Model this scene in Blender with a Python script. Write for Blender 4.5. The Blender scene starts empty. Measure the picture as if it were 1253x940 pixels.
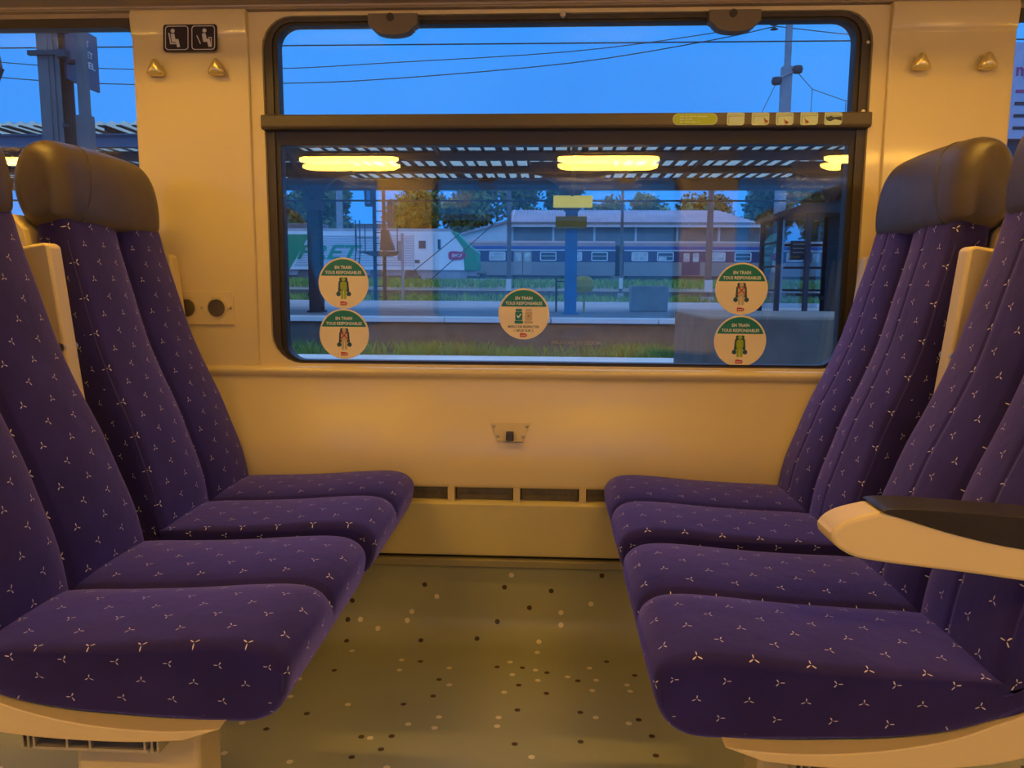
import bpy, bmesh, math, random
from mathutils import Vector, Matrix
random.seed(7)
PI = math.pi
R = math.radians
sc = bpy.context.scene
col = sc.collection

# ------------------------------------------------------------------ camera
cd = bpy.data.cameras.new('camera')
cam = bpy.data.objects.new('camera', cd)
col.objects.link(cam)
cd.sensor_fit = 'HORIZONTAL'
cd.sensor_width = 36.0
cd.lens = 36.0 * 940.0 / 1253.0
cd.clip_start = 0.02
cd.clip_end = 600
cam.matrix_world = (Matrix.Translation((0, 0, 0.9)) @ Matrix.Rotation(R(2.86), 4, 'Z')
                    @ Matrix.Rotation(R(90 - 7.35), 4, 'X') @ Matrix.Rotation(R(0.35), 4, 'Z'))
sc.camera = cam

# ------------------------------------------------------------------ world: blue dusk sky
world = bpy.data.worlds.new('dusk_sky')
sc.world = world
world.use_nodes = True
wn, wl = world.node_tree.nodes, world.node_tree.links
wn.clear()
w_out = wn.new('ShaderNodeOutputWorld')
w_bg = wn.new('ShaderNodeBackground')
w_tc = wn.new('ShaderNodeTexCoord')
w_no = wn.new('ShaderNodeTexNoise')
w_no.inputs['Scale'].default_value = 2.2
w_no.inputs['Detail'].default_value = 4
w_rp = wn.new('ShaderNodeValToRGB')
w_rp.color_ramp.elements[0].position = 0.3
w_rp.color_ramp.elements[0].color = (0.038, 0.34, 1.15, 1)
w_rp.color_ramp.elements[1].position = 0.75
w_rp.color_ramp.elements[1].color = (0.072, 0.43, 1.28, 1)
wl.new(w_tc.outputs['Generated'], w_no.inputs['Vector'])
wl.new(w_no.outputs['Fac'], w_rp.inputs['Fac'])
# overcast dusk: a little brighter and paler towards the zenith, as under a real cloud deck
w_sp = wn.new('ShaderNodeSeparateXYZ')
wl.new(w_tc.outputs['Generated'], w_sp.inputs[0])
w_mr = wn.new('ShaderNodeMapRange')
w_mr.interpolation_type = 'SMOOTHSTEP'
w_mr.inputs['From Min'].default_value = 0.30
w_mr.inputs['From Max'].default_value = 1.0
wl.new(w_sp.outputs['Z'], w_mr.inputs['Value'])
w_mx = wn.new('ShaderNodeMix')
w_mx.data_type = 'RGBA'
wl.new(w_mr.outputs['Result'], w_mx.inputs['Factor'])
wl.new(w_rp.outputs['Color'], w_mx.inputs['A'])
w_mx.inputs['B'].default_value = (0.95, 1.35, 2.15, 1)
wl.new(w_mx.outputs['Result'], w_bg.inputs['Color'])
w_bg.inputs['Strength'].default_value = 1.0
wl.new(w_bg.outputs['Background'], w_out.inputs['Surface'])

LAMP_POWER = 69.0
LAMP_COLOR = (1.0, 0.54, 0.075)

vs = sc.view_settings
vs.view_transform = 'Standard'
vs.look = 'None'
vs.gamma = 1.0
vs.exposure = 0.0
vs.use_curve_mapping = False
sc.cycles.use_denoising = True
sc.cycles.max_bounces = 10
sc.cycles.transparent_max_bounces = 24
sc.cycles.sample_clamp_indirect = 6.0
sc.cycles.caustics_reflective = False
sc.cycles.caustics_refractive = False

# ------------------------------------------------------------------ materials
MATS = {}
def mat(name, color, rough=0.6, metal=0.0, var=0.08, scale=8.0, bump=0.0, bscale=200.0, coat=0.0,
        emit=None, power=0.0, sheen=0.0, spec=0.5, detail=3.0):
    m = bpy.data.materials.new(name)
    m.use_nodes = True
    n, l = m.node_tree.nodes, m.node_tree.links
    b = n['Principled BSDF']
    b.inputs['Roughness'].default_value = rough
    b.inputs['Metallic'].default_value = metal
    b.inputs['Specular IOR Level'].default_value = spec
    if coat:
        b.inputs['Coat Weight'].default_value = coat
        b.inputs['Coat Roughness'].default_value = 0.08
    if sheen:
        b.inputs['Sheen Weight'].default_value = sheen
    tc = n.new('ShaderNodeTexCoord')
    no = n.new('ShaderNodeTexNoise')
    no.inputs['Scale'].default_value = scale
    no.inputs['Detail'].default_value = detail
    l.new(tc.outputs['Object'], no.inputs['Vector'])
    rp = n.new('ShaderNodeValToRGB')
    rp.color_ramp.elements[0].position = 0.3
    rp.color_ramp.elements[1].position = 0.7
    rp.color_ramp.elements[0].color = (*[c * (1 - var) for c in color], 1)
    rp.color_ramp.elements[1].color = (*[min(1, c * (1 + var)) for c in color], 1)
    l.new(no.outputs['Fac'], rp.inputs['Fac'])
    l.new(rp.outputs['Color'], b.inputs['Base Color'])
    if bump:
        n2 = n.new('ShaderNodeTexNoise')
        n2.inputs['Scale'].default_value = bscale
        l.new(tc.outputs['Object'], n2.inputs['Vector'])
        bp = n.new('ShaderNodeBump')
        bp.inputs['Strength'].default_value = bump
        bp.inputs['Distance'].default_value = 0.002
        l.new(n2.outputs['Fac'], bp.inputs['Height'])
        l.new(bp.outputs['Normal'], b.inputs['Normal'])
    if emit:
        b.inputs['Emission Color'].default_value = (*emit, 1)
        b.inputs['Emission Strength'].default_value = power
    MATS[name] = m
    return m

def math_node(n, l, op, a, b=None, c=None):
    x = n.new('ShaderNodeMath')
    x.operation = op
    for i, v in enumerate((a, b, c)):
        if v is None:
            continue
        if isinstance(v, (int, float)):
            x.inputs[i].default_value = v
        else:
            l.new(v, x.inputs[i])
    return x.outputs[0]

def fabric_material():
    m = bpy.data.materials.new('violet_velour')
    m.use_nodes = True
    n, l = m.node_tree.nodes, m.node_tree.links
    b = n['Principled BSDF']
    b.inputs['Roughness'].default_value = 0.85
    b.inputs['Specular IOR Level'].default_value = 0.2
    b.inputs['Sheen Weight'].default_value = 1.0
    b.inputs['Sheen Roughness'].default_value = 0.42
    b.inputs['Sheen Tint'].default_value = (0.31, 0.265, 0.98, 1)
    uv = n.new('ShaderNodeUVMap')
    uv.uv_map = 'UVMap'
    sep = n.new('ShaderNodeSeparateXYZ')
    l.new(uv.outputs['UV'], sep.inputs[0])
    cell = 0.071
    masks = []
    for ox, oy, rot in ((0.0, 0.0, PI / 2), (0.5, 0.5, -PI / 2 + 0.5)):
        q = []
        for o, ax in ((ox, 0), (oy, 1)):
            t = math_node(n, l, 'MULTIPLY_ADD', sep.outputs[ax], 1 / cell, o + 50.0)
            t = math_node(n, l, 'FRACT', t)
            t = math_node(n, l, 'SUBTRACT', t, 0.5)
            q.append(math_node(n, l, 'MULTIPLY', t, cell))
        rr = math_node(n, l, 'SQRT', math_node(n, l, 'ADD', math_node(n, l, 'MULTIPLY', q[0], q[0]),
                                               math_node(n, l, 'MULTIPLY', q[1], q[1])))
        th = math_node(n, l, 'ARCTAN2', q[1], q[0])
        th = math_node(n, l, 'MULTIPLY_ADD', th, 3.0, -3.0 * rot)
        c = math_node(n, l, 'COSINE', th)
        lim = math_node(n, l, 'MULTIPLY_ADD', c, 0.0185, -0.0113)
        inside = math_node(n, l, 'LESS_THAN', rr, lim)
        hole = math_node(n, l, 'GREATER_THAN', rr, 0.0012)
        masks.append(math_node(n, l, 'MULTIPLY', inside, hole))
    mask = math_node(n, l, 'MAXIMUM', masks[0], masks[1])
    tc = n.new('ShaderNodeTexCoord')
    no = n.new('ShaderNodeTexNoise')
    no.inputs['Scale'].default_value = 9.0
    no.inputs['Detail'].default_value = 5.0
    l.new(tc.outputs['Object'], no.inputs['Vector'])
    rp = n.new('ShaderNodeValToRGB')
    rp.color_ramp.elements[0].position = 0.3
    rp.color_ramp.elements[1].position = 0.75
    rp.color_ramp.elements[0].color = (0.019, 0.012, 0.092, 1)
    rp.color_ramp.elements[1].color = (0.033, 0.022, 0.150, 1)
    l.new(no.outputs['Fac'], rp.inputs['Fac'])
    mx = n.new('ShaderNodeMix')
    mx.data_type = 'RGBA'
    l.new(mask, mx.inputs['Factor'])
    l.new(rp.outputs['Color'], mx.inputs['A'])
    mx.inputs['B'].default_value = (0.75, 0.68, 0.75, 1)
    l.new(mx.outputs['Result'], b.inputs['Base Color'])
    n2 = n.new('ShaderNodeTexNoise')
    n2.inputs['Scale'].default_value = 900.0
    l.new(tc.outputs['Object'], n2.inputs['Vector'])
    n3 = n.new('ShaderNodeTexNoise')
    n3.inputs['Scale'].default_value = 22.0
    n3.inputs['Detail'].default_value = 3.0
    l.new(tc.outputs['Object'], n3.inputs['Vector'])
    hsum = math_node(n, l, 'MULTIPLY_ADD', n3.outputs['Fac'], 3.0, n2.outputs['Fac'])
    bp = n.new('ShaderNodeBump')
    bp.inputs['Strength'].default_value = 0.35
    bp.inputs['Distance'].default_value = 0.0018
    l.new(hsum, bp.inputs['Height'])
    l.new(bp.outputs['Normal'], b.inputs['Normal'])
    MATS['fabric'] = m

def floor_material():
    m = bpy.data.materials.new('flecked_lino')
    m.use_nodes = True
    n, l = m.node_tree.nodes, m.node_tree.links
    b = n['Principled BSDF']
    b.inputs['Roughness'].default_value = 0.38
    tc = n.new('ShaderNodeTexCoord')
    no = n.new('ShaderNodeTexNoise')
    no.inputs['Scale'].default_value = 3.0
    no.inputs['Detail'].default_value = 6.0
    l.new(tc.outputs['Object'], no.inputs['Vector'])
    rp = n.new('ShaderNodeValToRGB')
    rp.color_ramp.elements[0].position = 0.3
    rp.color_ramp.elements[1].position = 0.7
    rp.color_ramp.elements[0].color = (0.33, 0.335, 0.20, 1)
    rp.color_ramp.elements[1].color = (0.40, 0.40, 0.25, 1)
    l.new(no.outputs['Fac'], rp.inputs['Fac'])
    # UV keeps the flecks in metres over floor and upturn alike
    uv = n.new('ShaderNodeUVMap')
    uv.uv_map = 'UVMap'
    cur = rp.outputs['Color']
    for sc_, off, colr, keep in ((15.5, 0.0, (0.055, 0.035, 0.02, 1), 0.32), (15.0, 13.7, (0.78, 0.72, 0.52, 1), 0.32)):
        mp = n.new('ShaderNodeMapping')
        mp.inputs['Location'].default_value = (off, off * 0.7, 0)
        l.new(uv.outputs['UV'], mp.inputs['Vector'])
        vo = n.new('ShaderNodeTexVoronoi')
        vo.voronoi_dimensions = '2D'
        vo.inputs['Scale'].default_value = sc_
        l.new(mp.outputs['Vector'], vo.inputs['Vector'])
        d = math_node(n, l, 'LESS_THAN', vo.outputs['Distance'], 0.098)
        sp = n.new('ShaderNodeSeparateColor')
        l.new(vo.outputs['Color'], sp.inputs[0])
        k = math_node(n, l, 'LESS_THAN', sp.outputs[0], keep)
        f = math_node(n, l, 'MULTIPLY', d, k)
        mx = n.new('ShaderNodeMix')
        mx.data_type = 'RGBA'
        l.new(f, mx.inputs['Factor'])
        l.new(cur, mx.inputs['A'])
        mx.inputs['B'].default_value = colr
        cur = mx.outputs['Result']
    l.new(cur, b.inputs['Base Color'])
    MATS['lino'] = m

def glass_material(name, tint=(1, 1, 1), base=0.04, dirt=0.0):
    m = bpy.data.materials.new(name)
    m.use_nodes = True
    n, l = m.node_tree.nodes, m.node_tree.links
    n.clear()
    out = n.new('ShaderNodeOutputMaterial')
    tr = n.new('ShaderNodeBsdfTransparent')
    tr.inputs['Color'].default_value = (*tint, 1)
    gl = n.new('ShaderNodeBsdfGlossy')
    gl.inputs['Roughness'].default_value = 0.0
    lw = n.new('ShaderNodeLayerWeight')
    lw.inputs['Blend'].default_value = 0.5
    p5 = math_node(n, l, 'POWER', lw.outputs['Facing'], 5.0)
    fac = math_node(n, l, 'MULTIPLY_ADD', p5, 1 - base, base)
    mx = n.new('ShaderNodeMixShader')
    l.new(fac, mx.inputs[0])
    l.new(tr.outputs[0], mx.inputs[1])
    l.new(gl.outputs[0], mx.inputs[2])
    last = mx
    if dirt:
        df = n.new('ShaderNodeBsdfDiffuse')
        df.inputs['Color'].default_value = (0.6, 0.6, 0.6, 1)
        tc = n.new('ShaderNodeTexCoord')
        no = n.new('ShaderNodeTexNoise')
        no.inputs['Scale'].default_value = 6.0
        no.inputs['Detail'].default_value = 8.0
        l.new(tc.outputs['Object'], no.inputs['Vector'])
        f2 = math_node(n, l, 'MULTIPLY', no.outputs['Fac'], dirt * 2)
        m2 = n.new('ShaderNodeMixShader')
        l.new(f2, m2.inputs[0])
        l.new(mx.outputs[0], m2.inputs[1])
        l.new(df.outputs[0], m2.inputs[2])
        last = m2
    l.new(last.outputs[0], out.inputs['Surface'])
    MATS[name] = m

def translucent_material(name, color):
    m = bpy.data.materials.new(name)
    m.use_nodes = True
    n, l = m.node_tree.nodes, m.node_tree.links
    n.clear()
    out = n.new('ShaderNodeOutputMaterial')
    a = n.new('ShaderNodeBsdfDiffuse')
    b = n.new('ShaderNodeBsdfTranslucent')
    tc = n.new('ShaderNodeTexCoord')
    no = n.new('ShaderNodeTexNoise')
    no.inputs['Scale'].default_value = 1.5
    no.inputs['Detail'].default_value = 6
    l.new(tc.outputs['Object'], no.inputs['Vector'])
    rp = n.new('ShaderNodeValToRGB')
    rp.color_ramp.elements[0].color = (*[c * 0.7 for c in color], 1)
    rp.color_ramp.elements[1].color = (*color, 1)
    l.new(no.outputs['Fac'], rp.inputs['Fac'])
    l.new(rp.outputs['Color'], a.inputs['Color'])
    l.new(rp.outputs['Color'], b.inputs['Color'])
    mx = n.new('ShaderNodeMixShader')
    mx.inputs[0].default_value = 0.6
    l.new(a.outputs[0], mx.inputs[1])
    l.new(b.outputs[0], mx.inputs[2])
    l.new(mx.outputs[0], out.inputs['Surface'])
    MATS[name] = m

fabric_material()
floor_material()
glass_material('glass', (0.975, 0.99, 0.99), 0.04, 0.0035)
glass_material('far_glass', (0.75, 0.85, 0.88), 0.08)
translucent_material('sheet', (0.80, 0.84, 0.70))
mat('cream', (0.78, 0.64, 0.33), 0.3, var=0.015, scale=3, coat=0.3, bump=0.05, bscale=500)
mat('cream_dark', (0.66, 0.54, 0.28), 0.38, var=0.02, scale=3)
mat('shell', (0.80, 0.65, 0.33), 0.42, var=0.02, scale=6)
mat('shell_side', (0.74, 0.61, 0.33), 0.4, var=0.03, scale=6)
mat('latch', (0.19, 0.15, 0.10), 0.4, var=0.04)
mat('soffit', (0.38, 0.30, 0.20), 0.35, var=0.03, scale=3)
mat('gasket', (0.020, 0.014, 0.010), 0.45, var=0.1)
mat('frame_brown', (0.05, 0.036, 0.024), 0.4, var=0.1)
mat('transom', (0.105, 0.082, 0.052), 0.38, var=0.06, scale=12)
mat('headrest', (0.082, 0.060, 0.048), 0.40, var=0.12, scale=30, bump=0.25, bscale=700)
mat('headrest_side', (0.085, 0.062, 0.045), 0.45, var=0.12, scale=30, bump=0.25, bscale=700)
mat('pad_black', (0.020, 0.016, 0.018), 0.38, var=0.15, scale=20, bump=0.15, bscale=400)
mat('tip', (0.80, 0.68, 0.52), 0.3, var=0.02)
mat('metal', (0.62, 0.55, 0.42), 0.3, metal=0.9, var=0.06, scale=40)
mat('hook_metal', (0.80, 0.64, 0.26), 0.24, metal=0.5, var=0.05, scale=20)
mat('alu', (0.62, 0.56, 0.44), 0.35, metal=0.55, var=0.05)
mat('dark', (0.012, 0.010, 0.010), 0.5)
mat('vent_metal', (0.16, 0.135, 0.09), 0.4, metal=0.5, var=0.2, scale=30)
mat('kick', (0.66, 0.57, 0.27), 0.4, var=0.02)
mat('rail_trim', (0.30, 0.27, 0.16), 0.35, var=0.05)
mat('sign_dark', (0.030, 0.018, 0.020), 0.35, var=0.05)
mat('sign_white', (0.72, 0.70, 0.68), 0.45, var=0.03)
mat('stk_cream', (0.92, 0.80, 0.55), 0.4, var=0.02)
mat('stk_teal', (0.010, 0.22, 0.20), 0.4, var=0.04)
mat('stk_white', (0.95, 0.92, 0.85), 0.4, var=0.01)
mat('stk_green', (0.36, 0.50, 0.02), 0.4, var=0.03)
mat('stk_grey', (0.55, 0.55, 0.45), 0.4, var=0.03)
mat('stk_navy', (0.02, 0.09, 0.13), 0.4, var=0.03)
mat('stk_tan', (0.62, 0.50, 0.30), 0.4, var=0.03)
mat('stk_red', (0.50, 0.02, 0.02), 0.4, var=0.03)
mat('stk_lime', (0.40, 0.52, 0.03), 0.4, var=0.03)
mat('stk_pale', (0.55, 0.68, 0.48), 0.4, var=0.03)
mat('stk_ink', (0.05, 0.06, 0.05), 0.5)
mat('stk_hand', (0.75, 0.35, 0.22), 0.5)
mat('glass_ink', (0.35, 0.36, 0.38), 0.6)
mat('lamp', (0.9, 0.8, 0.6), 0.4, emit=LAMP_COLOR, power=LAMP_POWER, var=0.0)
mat('lamp_house', (0.55, 0.46, 0.34), 0.4)
# outdoors
mat('ballast', (0.13, 0.125, 0.12), 0.9, var=0.6, scale=6, detail=8, bump=1.0, bscale=12)
mat('earth', (0.16, 0.16, 0.13), 0.95, var=0.4, scale=0.6, detail=8)
mat('tarmac', (0.26, 0.26, 0.28), 0.75, var=0.2, scale=0.8, detail=6)
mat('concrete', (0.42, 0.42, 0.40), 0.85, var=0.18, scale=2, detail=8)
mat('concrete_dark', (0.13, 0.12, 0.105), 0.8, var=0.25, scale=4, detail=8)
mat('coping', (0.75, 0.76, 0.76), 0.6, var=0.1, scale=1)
mat('rail_steel', (0.30, 0.28, 0.27), 0.3, metal=0.8, var=0.2)
mat('sleeper', (0.10, 0.09, 0.08), 0.9, var=0.3)
mat('grass', (0.17, 0.30, 0.06), 0.8, var=0.5, scale=1.3, detail=5)
mat('leaf_a', (0.10, 0.17, 0.035), 0.7, var=0.6, scale=0.5, detail=6)
mat('leaf_b', (0.06, 0.13, 0.045), 0.7, var=0.5, scale=0.5, detail=6)
mat('bark', (0.09, 0.07, 0.05), 0.9, var=0.3)
mat('steel_dark', (0.035, 0.045, 0.055), 0.6, var=0.2, scale=1)
mat('steel_green', (0.010, 0.030, 0.030), 0.6, var=0.2, scale=1)
mat('steel_blue', (0.02, 0.20, 0.42), 0.5, var=0.15, scale=2)
mat('mast_grey', (0.12, 0.12, 0.13), 0.6, var=0.15, scale=3)
mat('galv', (0.30, 0.31, 0.33), 0.5, metal=0.3, var=0.15, scale=3)
mat('fascia', (0.10, 0.17, 0.24), 0.6, var=0.15, scale=1)
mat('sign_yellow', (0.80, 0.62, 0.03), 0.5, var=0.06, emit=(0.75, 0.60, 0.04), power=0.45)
mat('sign_olive', (0.42, 0.22, 0.02), 0.5, var=0.08)
mat('yellow', (1.0, 0.56, 0.01), 0.5, var=0.08)
mat('rust', (0.13, 0.06, 0.035), 0.8, var=0.3)
mat('loco_white', (0.84, 0.84, 0.85), 0.45, var=0.08, scale=0.4)
mat('loco_rib', (0.52, 0.53, 0.58), 0.45, var=0.08)
mat('loco_green', (0.0, 0.30, 0.15), 0.45, var=0.06, scale=0.5)
mat('loco_under', (0.14, 0.13, 0.13), 0.8, var=0.3, scale=1)
mat('loco_roof', (0.36, 0.35, 0.38), 0.7, var=0.15, scale=1)
mat('logo_red', (0.55, 0.02, 0.10), 0.4)
mat('rib_steel', (0.36, 0.33, 0.31), 0.42, metal=0.35, var=0.12, scale=0.6)
mat('rib_blue', (0.035, 0.05, 0.13), 0.45, var=0.08)
mat('rib_roof', (0.22, 0.17, 0.18), 0.7, var=0.15, scale=0.5)
mat('rib_stripe', (0.05, 0.09, 0.32), 0.5)
mat('win_frame', (0.72, 0.73, 0.74), 0.4, metal=0.4)
mat('win_dark', (0.05, 0.07, 0.09), 0.15)
mat('win_pale', (0.50, 0.55, 0.55), 0.4, var=0.3, scale=2)
mat('shed_roof', (0.27, 0.27, 0.36), 0.7, var=0.15, scale=0.3)
mat('shed_wall', (0.20, 0.21, 0.21), 0.8, var=0.2, scale=0.4)
mat('shed_pale', (0.58, 0.60, 0.62), 0.7, var=0.08, scale=0.4)
mat('sign_blue', (0.085, 0.085, 0.13), 0.4)
mat('pole_grey', (0.15, 0.14, 0.135), 0.6, var=0.2, scale=3)
mat('pale_lilac', (0.48, 0.45, 0.55), 0.6)
mat('lilac_red', (0.45, 0.06, 0.15), 0.6)

# ------------------------------------------------------------------ mesh helpers
class B:
    def __init__(s):
        s.v, s.f, s.uv = [], [], None
    def add(s, vs, fs):
        o = len(s.v)
        s.v += [tuple(p) for p in vs]
        s.f += [tuple(i + o for i in f) for f in fs]
        return s
    def box(s, x0, x1, y0, y1, z0, z1):
        return s.add([(x0, y0, z0), (x1, y0, z0), (x1, y1, z0), (x0, y1, z0), (x0, y0, z1), (x1, y0, z1), (x1, y1, z1), (x0, y1, z1)],
                     [(0, 3, 2, 1), (4, 5, 6, 7), (0, 1, 5, 4), (1, 2, 6, 5), (2, 3, 7, 6), (3, 0, 4, 7)])
    def prism(s, pts, a0, a1, axis='y'):
        """closed 2D polygon extruded along axis: y -> pts are (x,z); x -> (y,z); z -> (x,y)"""
        k = len(pts)
        def mk(p, a):
            return {'y': (p[0], a, p[1]), 'x': (a, p[0], p[1]), 'z': (p[0], p[1], a)}[axis]
        vs = [mk(p, a0) for p in pts] + [mk(p, a1) for p in pts]
        fs = [tuple(range(k)), tuple(range(2 * k - 1, k - 1, -1))]
        fs += [(i, (i + 1) % k, k + (i + 1) % k, k + i) for i in range(k)]
        return s.add(vs, fs)
    def ring(s, outer, inner, a0, a1, axis='y'):
        k = len(outer)
        def mk(p, a):
            return {'y': (p[0], a, p[1]), 'z': (p[0], p[1], a)}[axis]
        vs = [mk(p, a) for a in (a0, a1) for p in outer] + [mk(p, a) for a in (a0, a1) for p in inner]
        fs = []
        for i in range(k):
            j = (i + 1) % k
            fs += [(i, j, 2 * k + j, 2 * k + i), (k + i, 3 * k + i, 3 * k + j, k + j),
                   (i, k + i, k + j, j), (2 * k + i, 2 * k + j, 3 * k + j, 3 * k + i)]
        return s.add(vs, fs)
    def tube(s, pts, r, seg=8, r1=None):
        pts = [Vector(p) for p in pts]
        n = len(pts)
        vs, fs = [], []
        for i, p in enumerate(pts):
            d = (pts[min(i + 1, n - 1)] - pts[max(i - 1, 0)]).normalized()
            up = Vector((0, 0, 1)) if abs(d.z) < 0.95 else Vector((1, 0, 0))
            a = d.cross(up).normalized()
            b = a.cross(d)
            rr = r if r1 is None else r + (r1 - r) * i / (n - 1)
            for k in range(seg):
                t = 2 * PI * k / seg
                vs.append(p + a * math.cos(t) * rr + b * math.sin(t) * rr)
        for i in range(n - 1):
            for k in range(seg):
                fs.append((i * seg + k, i * seg + (k + 1) % seg, (i + 1) * seg + (k + 1) % seg, (i + 1) * seg + k))
        fs.append(tuple(range(seg)))
        fs.append(tuple(range(n * seg - 1, (n - 1) * seg - 1, -1)))
        return s.add(vs, fs)
    def lathe(s, prof, seg=24, axis='z'):
        """prof: list of (radius, height)"""
        vs, fs = [], []
        n = len(prof)
        for r, h in prof:
            for k in range(seg):
                t = 2 * PI * k / seg
                c, d = math.cos(t) * r, math.sin(t) * r
                vs.append((c, d, h) if axis == 'z' else (c, h, d))
        for i in range(n - 1):
            for k in range(seg):
                fs.append((i * seg + k, i * seg + (k + 1) % seg, (i + 1) * seg + (k + 1) % seg, (i + 1) * seg + k))
        fs.append(tuple(range(seg)))
        fs.append(tuple(range(n * seg - 1, (n - 1) * seg - 1, -1)))
        return s.add(vs, fs)
    def mesh(s, name, smooth=None):
        me = bpy.data.meshes.new(name)
        me.from_pydata(s.v, [], s.f)
        if s.uv is not None:
            ul = me.uv_layers.new(name='UVMap')
            i = 0
            for fuv in s.uv:
                for u in fuv:
                    ul.data[i].uv = u
                    i += 1
        me.validate()
        bm = bmesh.new()
        bm.from_mesh(me)
        bmesh.ops.recalc_face_normals(bm, faces=bm.faces)
        bm.to_mesh(me)
        bm.free()
        if smooth is not None:
            me.shade_smooth()
            me.set_sharp_from_angle(angle=R(smooth))
        return me
    def build(s, name, m, parent=None, smooth=None, bevel=0.0, seg=2, kind=None, label=None, loc=None):
        o = bpy.data.objects.new(name, s.mesh(name, smooth if smooth else (35 if bevel else None)))
        o.data.materials.append(MATS[m])
        col.objects.link(o)
        if parent:
            o.parent = parent
        if loc:
            o.location = loc
        if bevel:
            md = o.modifiers.new('bevel', 'BEVEL')
            md.width = bevel
            md.segments = seg
            md.limit_method = 'ANGLE'
            md.angle_limit = R(30)
        if kind:
            o['kind'] = kind
        if label:
            o['label'] = label
        return o

def tag(o, label, cat, group=None, kind=None):
    o['label'] = label
    o['category'] = cat
    if group:
        o['group'] = group
    if kind:
        o['kind'] = kind
    return o

def thing(name, label, cat, loc=(0, 0, 0), rot=(0, 0, 0), group=None):
    o = bpy.data.objects.new(name, None)
    o.empty_display_size = 0.1
    col.objects.link(o)
    o.location = loc
    o.rotation_euler = rot
    return tag(o, label, cat, group)

def struct_root(name):
    o = bpy.data.objects.new(name, None)
    o.empty_display_size = 0.1
    col.objects.link(o)
    o['kind'] = 'structure'
    return o

def copy_tree(o, parent=None):
    c = o.copy()
    col.objects.link(c)
    c.parent = parent
    for ch in list(o.children):
        copy_tree(ch, c)
    return c

def rrect(x0, x1, y0, y1, r, n=6):
    if not isinstance(r, (tuple, list)):
        r = (r, r, r, r)
    pts = []
    for (cx, cy, a0, rr) in ((x1 - r[0], y1 - r[0], 0, r[0]), (x0 + r[1], y1 - r[1], 90, r[1]),
                             (x0 + r[2], y0 + r[2], 180, r[2]), (x1 - r[3], y0 + r[3], 270, r[3])):
        for k in range(n + 1):
            t = R(a0 + 90 * k / n)
            pts.append((cx + rr * math.cos(t), cy + rr * math.sin(t)))
    return pts

def circle(cx, cy, r, n=40, ry=None):
    return [(cx + r * math.cos(2 * PI * k / n), cy + (ry or r) * math.sin(2 * PI * k / n)) for k in range(n)]

def smooth_loop(pts, per=6, closed=True):
    """Catmull-Rom through points"""
    n = len(pts)
    out = []
    P = [Vector((*p, 0)) if len(p) == 2 else Vector(p) for p in pts]
    rng = n if closed else n - 1
    for i in range(rng):
        if closed:
            a, b, c, d = P[i - 1], P[i], P[(i + 1) % n], P[(i + 2) % n]
        else:
            a, b, c, d = P[max(i - 1, 0)], P[i], P[i + 1], P[min(i + 2, n - 1)]
        for k in range(per):
            t = k / per
            out.append(0.5 * ((2 * b) + (c - a) * t + (2 * a - 5 * b + 4 * c - d) * t * t + (3 * b - a - 3 * c + d) * t ** 3))
    if not closed:
        out.append(P[-1])
    return [(p.x, p.y) for p in out]

def text(name, body, m, parent, x, y, z, w, h, shear=0.0, depth=0.0003, mirror=False, bold=0.018):
    """flat lettering fitted to a w x h box centred at x, y of the parent's local plane"""
    cu = bpy.data.curves.new(name, 'FONT')
    cu.body = body
    cu.shear = shear
    cu.offset = bold
    cu.resolution_u = 3
    cu.extrude = depth
    cu.align_x = 'CENTER'
    o = bpy.data.objects.new(name, cu)
    col.objects.link(o)
    dg = bpy.context.evaluated_depsgraph_get()
    dg.update()
    me = bpy.data.meshes.new_from_object(o.evaluated_get(dg))
    bpy.data.objects.remove(o)
    bpy.data.curves.remove(cu)
    xs = [v.co.x for v in me.vertices]
    ys = [v.co.y for v in me.vertices]
    x0, x1, y0, y1 = min(xs), max(xs), min(ys), max(ys)
    for v in me.vertices:
        v.co.x = x + (v.co.x - (x0 + x1) / 2) * w / (x1 - x0) * (-1 if mirror else 1)
        v.co.y = y + (v.co.y - (y0 + y1) / 2) * h / (y1 - y0)
        v.co.z += z
    me.materials.clear()
    me.materials.append(MATS[m])
    me.name = name
    t = bpy.data.objects.new(name, me)
    col.objects.link(t)
    t.parent = parent
    return t

FACE = (PI / 2, 0, 0)     # local x,y plane stands upright and faces the aisle (-Y)

# ------------------------------------------------------------------ interior shell
XA, XB = -4.5, 4.5
XC, YC = 0.018, 0.625       # centre about which the opposite side is the same wall turned round

# floor with coved upturn on both sides
def extrude_profile(prof, x0, x1):
    b = B()
    n = len(prof)
    vs = [(x0, p[0], p[1]) for p in prof] + [(x1, p[0], p[1]) for p in prof]
    s = [0.0]
    for i in range(1, n):
        s.append(s[-1] + math.dist(prof[i - 1], prof[i]))
    b.add(vs, [(i, i + 1, n + i + 1, n + i) for i in range(n - 1)])
    b.uv = [((x0, s[i]), (x0, s[i + 1]), (x1, s[i + 1]), (x1, s[i])) for i in range(n - 1)]
    return b
cove = [(1.868, 0.205), (1.868, 0.10)]
for k in range(1, 9):
    t = R(90 * k / 8)
    cove.append((1.868 - 0.075 + 0.075 * math.cos(t), 0.075 - 0.075 * math.sin(t)))
cove_m = [(2 * YC - y, z) for y, z in cove]
fl = extrude_profile(cove + cove_m[::-1], XA, XB).build('floor', 'lino', smooth=60)
fl['kind'] = 'structure'

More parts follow.
